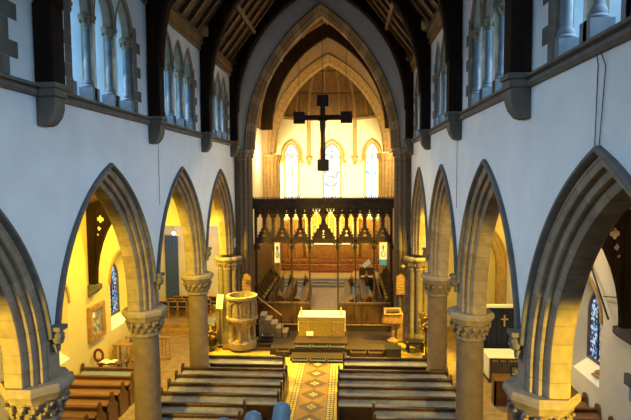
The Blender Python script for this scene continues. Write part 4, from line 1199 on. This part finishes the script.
for x in (-8.52, -7.83):
    for y in (20.07, 20.53): b = MB(); b.box(x-.04, x+.04, y-.04, y+.04, 0, .98, 'honey_wood'); b.build('leg', r, False)
o = MB(); o.lathe((-7.95, 20.35, 1.05), [(.05, 0), (.08, .06), (.04, .14), (.06, .18)], 'blue_cloth', 12); tag(o.build('vase', None, True), 'small blue vase on the wooden side table', 'vase')
r = thing('wreath', 'round reddish wreath propped at the front of the left aisle pews', 'wreath', (-8.45, 18.58, 0))
b = MB(); rnd = random.Random(3)
for k in range(40):
    a = 2*PI*k/40; b.lump((-8.45+.17*math.cos(a), 18.56+rnd.uniform(-.03, .03), 1.12+.23*math.sin(a)), .055, .05, .055, 'poppy_red', 6, 4)
b.build('poppies', r, True)
b = MB(); b.tube([(-8.45+.17*math.cos(2*PI*k/16), 18.59, 1.12+.23*math.sin(2*PI*k/16)) for k in range(17)], .03, 'flower_leaf', 6, False); b.bar((-8.45, 18.6, 0), (-8.45, 18.6, 1.0), .03, .03, 'iron'); b.build('ring', r, True)
r = thing('book_desk', 'sloping desk holding an open white book behind the first left aisle pew', 'desk', (-7.9, 18.5, 0))
b = MB(); b.bar((-8.35, 18.3, .92), (-7.45, 18.3, .92), .26, .04, 'aisle_pew_oak'); b.build('desk_top', r, False)
for x in (-8.25, -7.5): b = MB(); b.box(x-.04, x+.04, 18.2, 18.4, 0, .9, 'aisle_pew_oak'); b.build('leg', r, False)
r = thing('open_book', 'open book with white pages on the desk beside the wreath', 'book', (-7.95, 18.3, .95))
for s in (-1, 1):
    b = MB(); b.grid([[(-7.95+s*u, 18.15+v, .95+.05*math.sin(u*8)) for u in (0, .1, .2, .3)] for v in (0, .36)], 'paper'); b.build('page', r, True)
rnd = random.Random(5)
for k in range(5):
    x = -7.55+k*.24
    r = thing('votive_stand', 'iron stand of votive candles beyond the left aisle pews, %s' % ['nearest the wall', 'second from the wall', 'in the middle', 'second from the column', 'nearest the column'][k], 'candle stand', (x, 19.0+.15*(k % 2), 0), 'votive stands in the left aisle')
    yy = 19.0+.15*(k % 2)
    b = MB(); b.tube([(x, yy, 0), (x, yy, .7)], .025, 'iron', 8); b.lathe((x, yy, .68), [(.1, 0), (.12, .03), (.1, .04)], 'iron', 12); b.lathe((x, yy, 0), [(.12, 0), (.12, .02), (.02, .05)], 'iron', 12); b.build('stand', r, True)
    for q in range(3): b = MB(); b.lathe((x+.06*math.cos(q*2.1), yy+.06*math.sin(q*2.1), .72), [(.028, 0), (.025, .1)], 'brass' if q else 'poppy_red', 8); b.build('candle', r, True)
r = thing('prayer_desk', 'dark prayer desk with an open white book by the second left column', 'desk', (-6.4, 18.6, 0))
b = MB(); b.box(-6.75, -6.1, 18.7, 18.78, 0, .95, 'pew_oak'); b.build('front_panel', r, False); b = MB(); b.bar((-6.43, 18.4, .92), (-6.43, 18.8, 1.05), .6, .04, 'pew_oak', up=(0, 1, 0)); b.build('desk_top', r, False)
for x in (-6.72, -6.14): b = MB(); b.box(x-.03, x+.03, 18.4, 18.72, 0, .95, 'pew_oak'); b.build('side_panel', r, False)
b = MB(); b.bar((-6.43, 18.45, .985), (-6.43, 18.75, 1.075), .42, .02, 'paper', up=(0, 1, 0)); tag(b.build('hymn_book', None, False), 'open white book lying on the dark prayer desk', 'book')
r = thing('communion_rail', 'honey wood communion rail with upright bars across the left aisle', 'altar rail', (-7.6, 21.25, 0))
b = MB(); b.box(-8.6, -6.6, 21.2, 21.32, .92, 1.0, 'honey_wood'); b.build('top_rail', r, False, .01)
b = MB(); b.box(-8.6, -6.6, 21.15, 21.36, .0, .1, 'honey_wood'); b.build('base_rail', r, False, .01)
for k in range(13): b = MB(); x = -8.56+k*.16; b.box(x-.018, x+.018, 21.24, 21.28, .1, .92, 'honey_wood'); b.build('bar', r, False)
r = thing('dark_armchair', 'dark carved armchair behind the communion rail in the left aisle', 'chair', (-7.9, 21.9, 0))
b = MB(); b.box(-8.2, -7.6, 21.7, 22.2, .4, .5, 'stall_oak'); b.build('seat', r, False); b = MB(); b.prism([(-.3, .4), (.3, .4), (.3, 1.3), (0, 1.55), (-.3, 1.3)], lambda u, w, t: (-7.9+u, t, w), 22.15, 22.22, 'stall_oak'); b.build('backrest', r, False)
for x in (-8.17, -7.63):
    for y in (21.73, 22.17): b = MB(); b.box(x-.03, x+.03, y-.03, y+.03, 0, .7 if y < 22 else .4, 'stall_oak'); b.build('leg', r, False)
    b = MB(); b.box(x-.04, x+.04, 21.7, 22.2, .7, .75, 'stall_oak'); b.build('armrest', r, False)
# curtain and chairs in the chapel beyond
def curtain(x0, x1, y, z0, z1, m, lab, name='curtain', folds=9, amp=.05):
    r = thing(name, lab, 'curtain', ((x0+x1)/2, y, z0))
    n = folds*6; b = MB()
    b.grid([[(x0+(x1-x0)*k/n, y+amp*math.sin(2*PI*folds*k/n)*(1 if z < z1-.2 else .6), z) for k in range(n+1)] for z in (z0, z0+(z1-z0)*.5, z1)], m); b.build('cloth', r, True, ang=80)
    b = MB(); b.tube([(x0-.06, y, z1+.02), (x1+.06, y, z1+.02)], .03, 'brass', 8); b.build('rail', r, True)
    return r
curtain(-9.4, -8.62, 28.5, .4, 4.62, 'blue_cloth', 'slate blue curtain hanging on the chapel wall beyond the left aisle', amp=.04)
lp = thing('pendant_lamp', 'small bright lamp above the slate blue curtain', 'lamp', (-8.8, 28.2, 4.75))
b = MB(); b.lump((-8.75, 28.2, 4.78), .09, .09, .09, 'lamp_glow', 10, 8); b.build('bulb', lp, True)
b = MB(); b.tube([(-8.75, 28.2, 4.85), (-8.75, 28.2, 6.98)], .01, 'iron', 6); b.build('cord', lp, True)
def make_chair():
    r = bpy.data.objects.new('stacking_chair', None); C.objects.link(r); r['category'] = 'chair'; r['label'] = ''
    b = MB(); b.box(-.22, .22, -.22, .2, .42, .46, 'navy_cloth'); b.build('seat', r, False, .01)
    b = MB(); b.box(-.22, .22, -.24, -.2, .62, .86, 'navy_cloth'); b.build('backrest', r, False, .01)
    b = MB(); b.box(-.24, .24, -.25, -.19, .85, .90, 'chair_wood'); b.build('top_rail', r, False); b = MB(); b.box(-.24, .24, -.25, -.19, .56, .61, 'chair_wood'); b.build('back_rail', r, False)
    for x in (-.22, .22):
        b = MB(); b.box(x-.02, x+.02, -.24, -.2, 0, .9, 'chair_wood'); b.build('leg', r, False)
        b = MB(); b.box(x-.02, x+.02, .16, .2, 0, .44, 'chair_wood'); b.build('leg', r, False)
        b = MB(); b.box(x-.015, x+.015, -.2, .16, .18, .22, 'chair_wood'); b.build('stretcher', r, False)
    return r
ch = make_chair(); k = 0
for row, y in enumerate((26.6, 27.2, 27.8)):
    for c in range(5):
        x = -8.75+c*.5+row*.18
        lab = 'wooden chair with dark seat in the chapel, %s row from the steps, %s' % (['first', 'second', 'third'][row], ['leftmost', 'second from left', 'third from left', 'fourth from left', 'rightmost'][c])
        if k == 0: ch.location = (x, y, .4); ch['label'] = lab; ch['group'] = 'chairs in the left chapel'
        else: dup(ch, (x, y, .4), lab, 'chairs in the left chapel')
        k += 1

# ------------------------------------------------------------------ right aisle furnishings
r = curtain(6.2, 8.7, 20.55, .0, 2.62, 'navy_cloth', 'navy dossal curtain with a gold cross behind the right aisle altar', folds=12, amp=.02)
b = MB(); b.box(7.54-.03, 7.54+.03, 20.50, 20.52, 1.85, 2.32, 'brass'); b.box(7.54-.14, 7.54+.14, 20.50, 20.52, 2.12, 2.18, 'brass'); b.build('gold_cross', r, False)
b = MB(); b.box(6.15, 8.73, 20.48, 20.62, 2.62, 2.74, 'linen'); b.build('pelmet', r, False, .01)
r = thing('side_altar', 'side altar with white top and dark lettered frontal in the right aisle', 'altar', (7.5, 19.7, 0))
b = MB(); b.box(6.62, 8.4, 19.3, 20.2, 0, .98, 'dark_frontal'); b.build('frontal', r, False, .01)
b = MB(); b.box(6.56, 8.46, 19.22, 20.26, .98, 1.02, 'linen'); b.box(6.57, 6.62, 19.25, 20.2, .18, .99, 'linen'); b.build('altar_cloth', r, False, .01)
b = MB()
for k in range(14):
    if k in (3, 7): continue
    x = 6.75+k*.075; b.box(x, x+.045, 19.285, 19.3, .83, .90, 'brass')
b.build('lettering', r, False)
o = MB(); o.box(7.42, 7.72, 19.24, 19.285, .3, .68, 'iron'); o.box(7.46, 7.68, 19.235, 19.24, .34, .64, 'picture'); tag(o.build('framed_icon', None, False), 'small dark framed picture leaning on the side altar front', 'picture')
r = thing('reading_desk', 'honey brown desk end by the nearest right column', 'desk', (6.6, 17.4, 0))
b = MB(); b.box(6.25, 6.85, 17.3, 17.36, 0, .9, 'aisle_pew_oak'); b.build('front_panel', r, False)
b = MB(); b.bar((6.55, 17.2, .92), (6.55, 17.6, 1.02), .62, .04, 'aisle_pew_oak', up=(0, 1, 0)); b.build('desk_top', r, False)
for x in (6.25, 6.79): b = MB(); b.box(x, x+.06, 17.3, 17.65, 0, .95, 'aisle_pew_oak'); b.build('side_panel', r, False)
o = MB()
o.lathe((8.95, 15.75, 1.76), [(.2, 0), (.21, .02), (.12, .05), (.11, .13), (.05, .17), (0, .17)], 'honey_wood', 14)
o2 = o.build('hat', None, True); tag(o2, 'brown brimmed hat lying on the right aisle window sill', 'hat')
o = MB(); o.box(8.62, 8.74, 13.1, 13.75, 2.35, 2.65, 'quoin_stone'); o.box(8.68, 8.74, 13.1, 13.6, 1.95, 2.3, 'steel_cloth'); tag(o.build('wall_tablet', None, False, .01), 'grey stone wall tablet below the right aisle corbel', 'tablet')
b = MB(); b.tube([(8.70, 16.1, 5.4), (8.45, 14.3, 3.95)], .03, 'iron', 8); b.bar((8.6, 14.9, 4.45), (8.5, 13.7, 4.7), .03, .03, 'iron'); tag(b.build('tie_rod', None, True), 'thin dark diagonal tie rod on the right aisle wall', 'rod')

# cables on the nave walls
def cable(lab, pts):
    b = MB(); b.tube(pts, .007, 'cable', 6); tag(b.build('cable', None, True), lab, 'cable', 'cables hanging on the nave walls')
x = W-.02
cable('thin black cable down the right wall to the nearest arch, left of the pair', [(x-.06, 6.28, 9.6), (x, 6.3, 9.3), (x, 6.33, 8.32)])
cable('thin black cable down the right wall to the nearest arch, right of the pair', [(x-.06, 6.25, 9.6), (x, 6.12, 9.25), (x, 6.22, 8.32)])
cable('thin cable down the left wall beside the second corbel', [(-x, 14.15, 9.4), (-x, 14.15, 7.2)])
cable('thin cable down the right wall under the second corbel', [(x, 14.0, 9.4), (x, 14.0, 7.1)])

# organ pipes at the gallery edge
for i, (px, pz, lab) in enumerate(((.805, 6.615, 'tallest, rightmost'), (.625, 6.555, 'middle'), (.435, 6.505, 'lowest, leftmost'))):
    r = thing('organ_pipe', 'blue-grey round-topped organ pipe at the bottom of the view, %s of three' % lab, 'organ pipe', (px, 3.0, 5.6), 'organ pipes at the gallery edge')
    top_ = Vector((px-.02, 3.0, pz-.05)); bot = Vector((px-.12, 2.80, 5.6))
    d = (top_-bot).normalized()
    b = MB(); b.tube([bot, top_, top_+d*.03, top_+d*.045], [.055, .055, .045, .02], 'pipe_metal', 24); b.build('tube', r, True)
    b = MB(); b.tube([top_-d*.06, top_-d*.045], .0565, 'pipe_metal', 24, False); b.build('seam_ring', r, True)
b = MB(); b.box(-4.0, 4.0, 1.0, 3.3, 5.35, 5.6, 'pew_oak'); tag(b.build('gallery_floor', None, False), '', 'gallery'); 
bpy.data.objects['gallery_floor']['kind'] = 'structure'

# ------------------------------------------------------------------ light
def area(name, loc, target, size, power, col, sy=None, spread=PI):
    l = bpy.data.lights.new(name, 'AREA'); l.energy = power; l.color = col; l.size = size; l.spread = spread
    if sy: l.shape = 'RECTANGLE'; l.size_y = sy
    o = bpy.data.objects.new(name, l); C.objects.link(o); o.location = loc
    o.rotation_euler = (Vector(target)-Vector(loc)).to_track_quat('-Z', 'Y').to_euler(); return o
def spot(name, loc, target, power, col, deg=70, blend=.4, rad=.25):
    l = bpy.data.lights.new(name, 'SPOT'); l.energy = power; l.color = col; l.spot_size = math.radians(deg); l.spot_blend = blend; l.shadow_soft_size = rad
    o = bpy.data.objects.new(name, l); C.objects.link(o); o.location = loc
    o.rotation_euler = (Vector(target)-Vector(loc)).to_track_quat('-Z', 'Y').to_euler(); return o
def point(name, loc, power, col, rad=.15):
    l = bpy.data.lights.new(name, 'POINT'); l.energy = power; l.color = col; l.shadow_soft_size = rad
    o = bpy.data.objects.new(name, l); C.objects.link(o); o.location = loc; return o
WARM = (1, .71, .06); CREAM = (1, .78, .44); GOLD = (1, .77, .36); DAY = (.52, .76, 1.0)
# daylight as from an assumed, unseen west window, narrowed to keep the roof dark
area('unseen_west_daylight', (0, -5.0, 13.0), (0, 12, 1.0), 7, 230, DAY, 6, math.radians(82))
# daylight falling in through the clerestory on to the opposite wall
for s in (-1, 1):
    for yc in SPAN: area('clerestory_daylight', (s*4.22, yc, 10.8), (-s*4.2, yc, 4.6), 3.0, 84, DAY, 1.9, math.radians(84))
# aisle lamps
for s in (-1, 1):
    col = WARM if s < 0 else CREAM; k = 1.0 if s < 0 else .30
    spot('aisle_lamp', (s*5.6, 9.0, 7.6), (s*8.7, 14.0, 3.0), 1700*k, col, 110, .5)
    spot('aisle_lamp', (s*5.5, 15.0, 7.7), (s*8.7, 20, 2.8), 2000*k, col, 110, .5)
    spot('aisle_lamp', (s*5.6, 19.6, 7.6), (s*(8.6 if s < 0 else 6.8), 21.5, 2.5), 1500, WARM, 120, .5)
    spot('arch_lamp', (s*6.6, 4.2, 4.6), (s*4.7, 8.4, 4.2), 3500, WARM, 46, .2)
    spot('respond_lamp', (s*6.6, 20.3, 6.6), (s*4.5, 23.4, 4.4), 2600, WARM, 60, .4)
    spot('floor_lamp', (s*5.7, 23.2, 6.6), (-s*.4, 20.8, 0), 4500, WARM, 46, .3)
    spot('floor_lamp', (s*6.2, 21.2, 6.5), (s*(2.7 if s < 0 else 3.6), 21.7, 0), 4200, WARM, 44, .3)
# chancel lights
for s in (-1, 1):
    spot('chancel_lamp', (s*3.9, 26.0, 9.6), (0, 30, 1), 420, GOLD, 120, .6)
    point('chancel_uplight', (s*3.7, 26.6, 9.4), 420, GOLD, .2)
    point('chancel_uplight', (s*3.7, 31.2, 9.2), 330, GOLD, .2)
    spot('sanctuary_lamp', (s*3.4, 34.4, 8.2), (s*.6, 40.5, 7.6), 3500, (1, .80, .36), 96, .5)
    spot('nave_lamp', (s*3.2, 22.9, 8.9), (-s*.6, 17.3, .9), 2600, (1, .78, .34), 48, .5)
    spot('dais_lamp', (s*3.3, 23.2, 8.7), (-s*.2, 23.2, .8), 1500, GOLD, 50, .5)
point('chapel_fill', (-7.0, 25.8, 6.2), 220, (1, .86, .70))  # added cream fill so the blue curtain does not turn green
point('apse_lamp', (0, 36.0, 6.5), 200, GOLD)
w = bpy.data.worlds.new('World'); sc.world = w; w.use_nodes = True
w.node_tree.nodes['Background'].inputs[0].default_value = (.55, .72, 1.0, 1); w.node_tree.nodes['Background'].inputs[1].default_value = .05

# ------------------------------------------------------------------ camera
f, cxx, cz, pt, yw, rl = 503.8776, 1.1909, 8.0033, .0675, .0629, .008
def axis(d):
    x, y, z = d
    c, s_ = math.cos(pt), math.sin(pt); y, z = y*c+z*s_, -y*s_+z*c
    c, s_ = math.cos(yw), math.sin(yw); x, y = x*c-y*s_, x*s_+y*c
    return Vector((x, y, z))
cr_, sr_ = math.cos(rl), math.sin(rl)
right = axis((cr_, 0, -sr_)); up_ = axis((sr_, 0, cr_)); fw = axis((0, 1, 0))
cam = bpy.data.cameras.new('Camera'); co = bpy.data.objects.new('Camera', cam); C.objects.link(co)
cam.sensor_width = 36; cam.lens = f/631*36; cam.clip_start = .05; cam.clip_end = 200
m = Matrix.Identity(4)
for i in range(3): m[i][0] = right[i]; m[i][1] = up_[i]; m[i][2] = -fw[i]; m[i][3] = (cxx, 0, cz)[i]
co.matrix_world = m
sc.camera = co
sc.view_settings.view_transform = 'Standard'; sc.view_settings.look = 'None'; sc.view_settings.gamma = 1; sc.view_settings.use_curve_mapping = False
sc.view_settings.exposure = 0.0
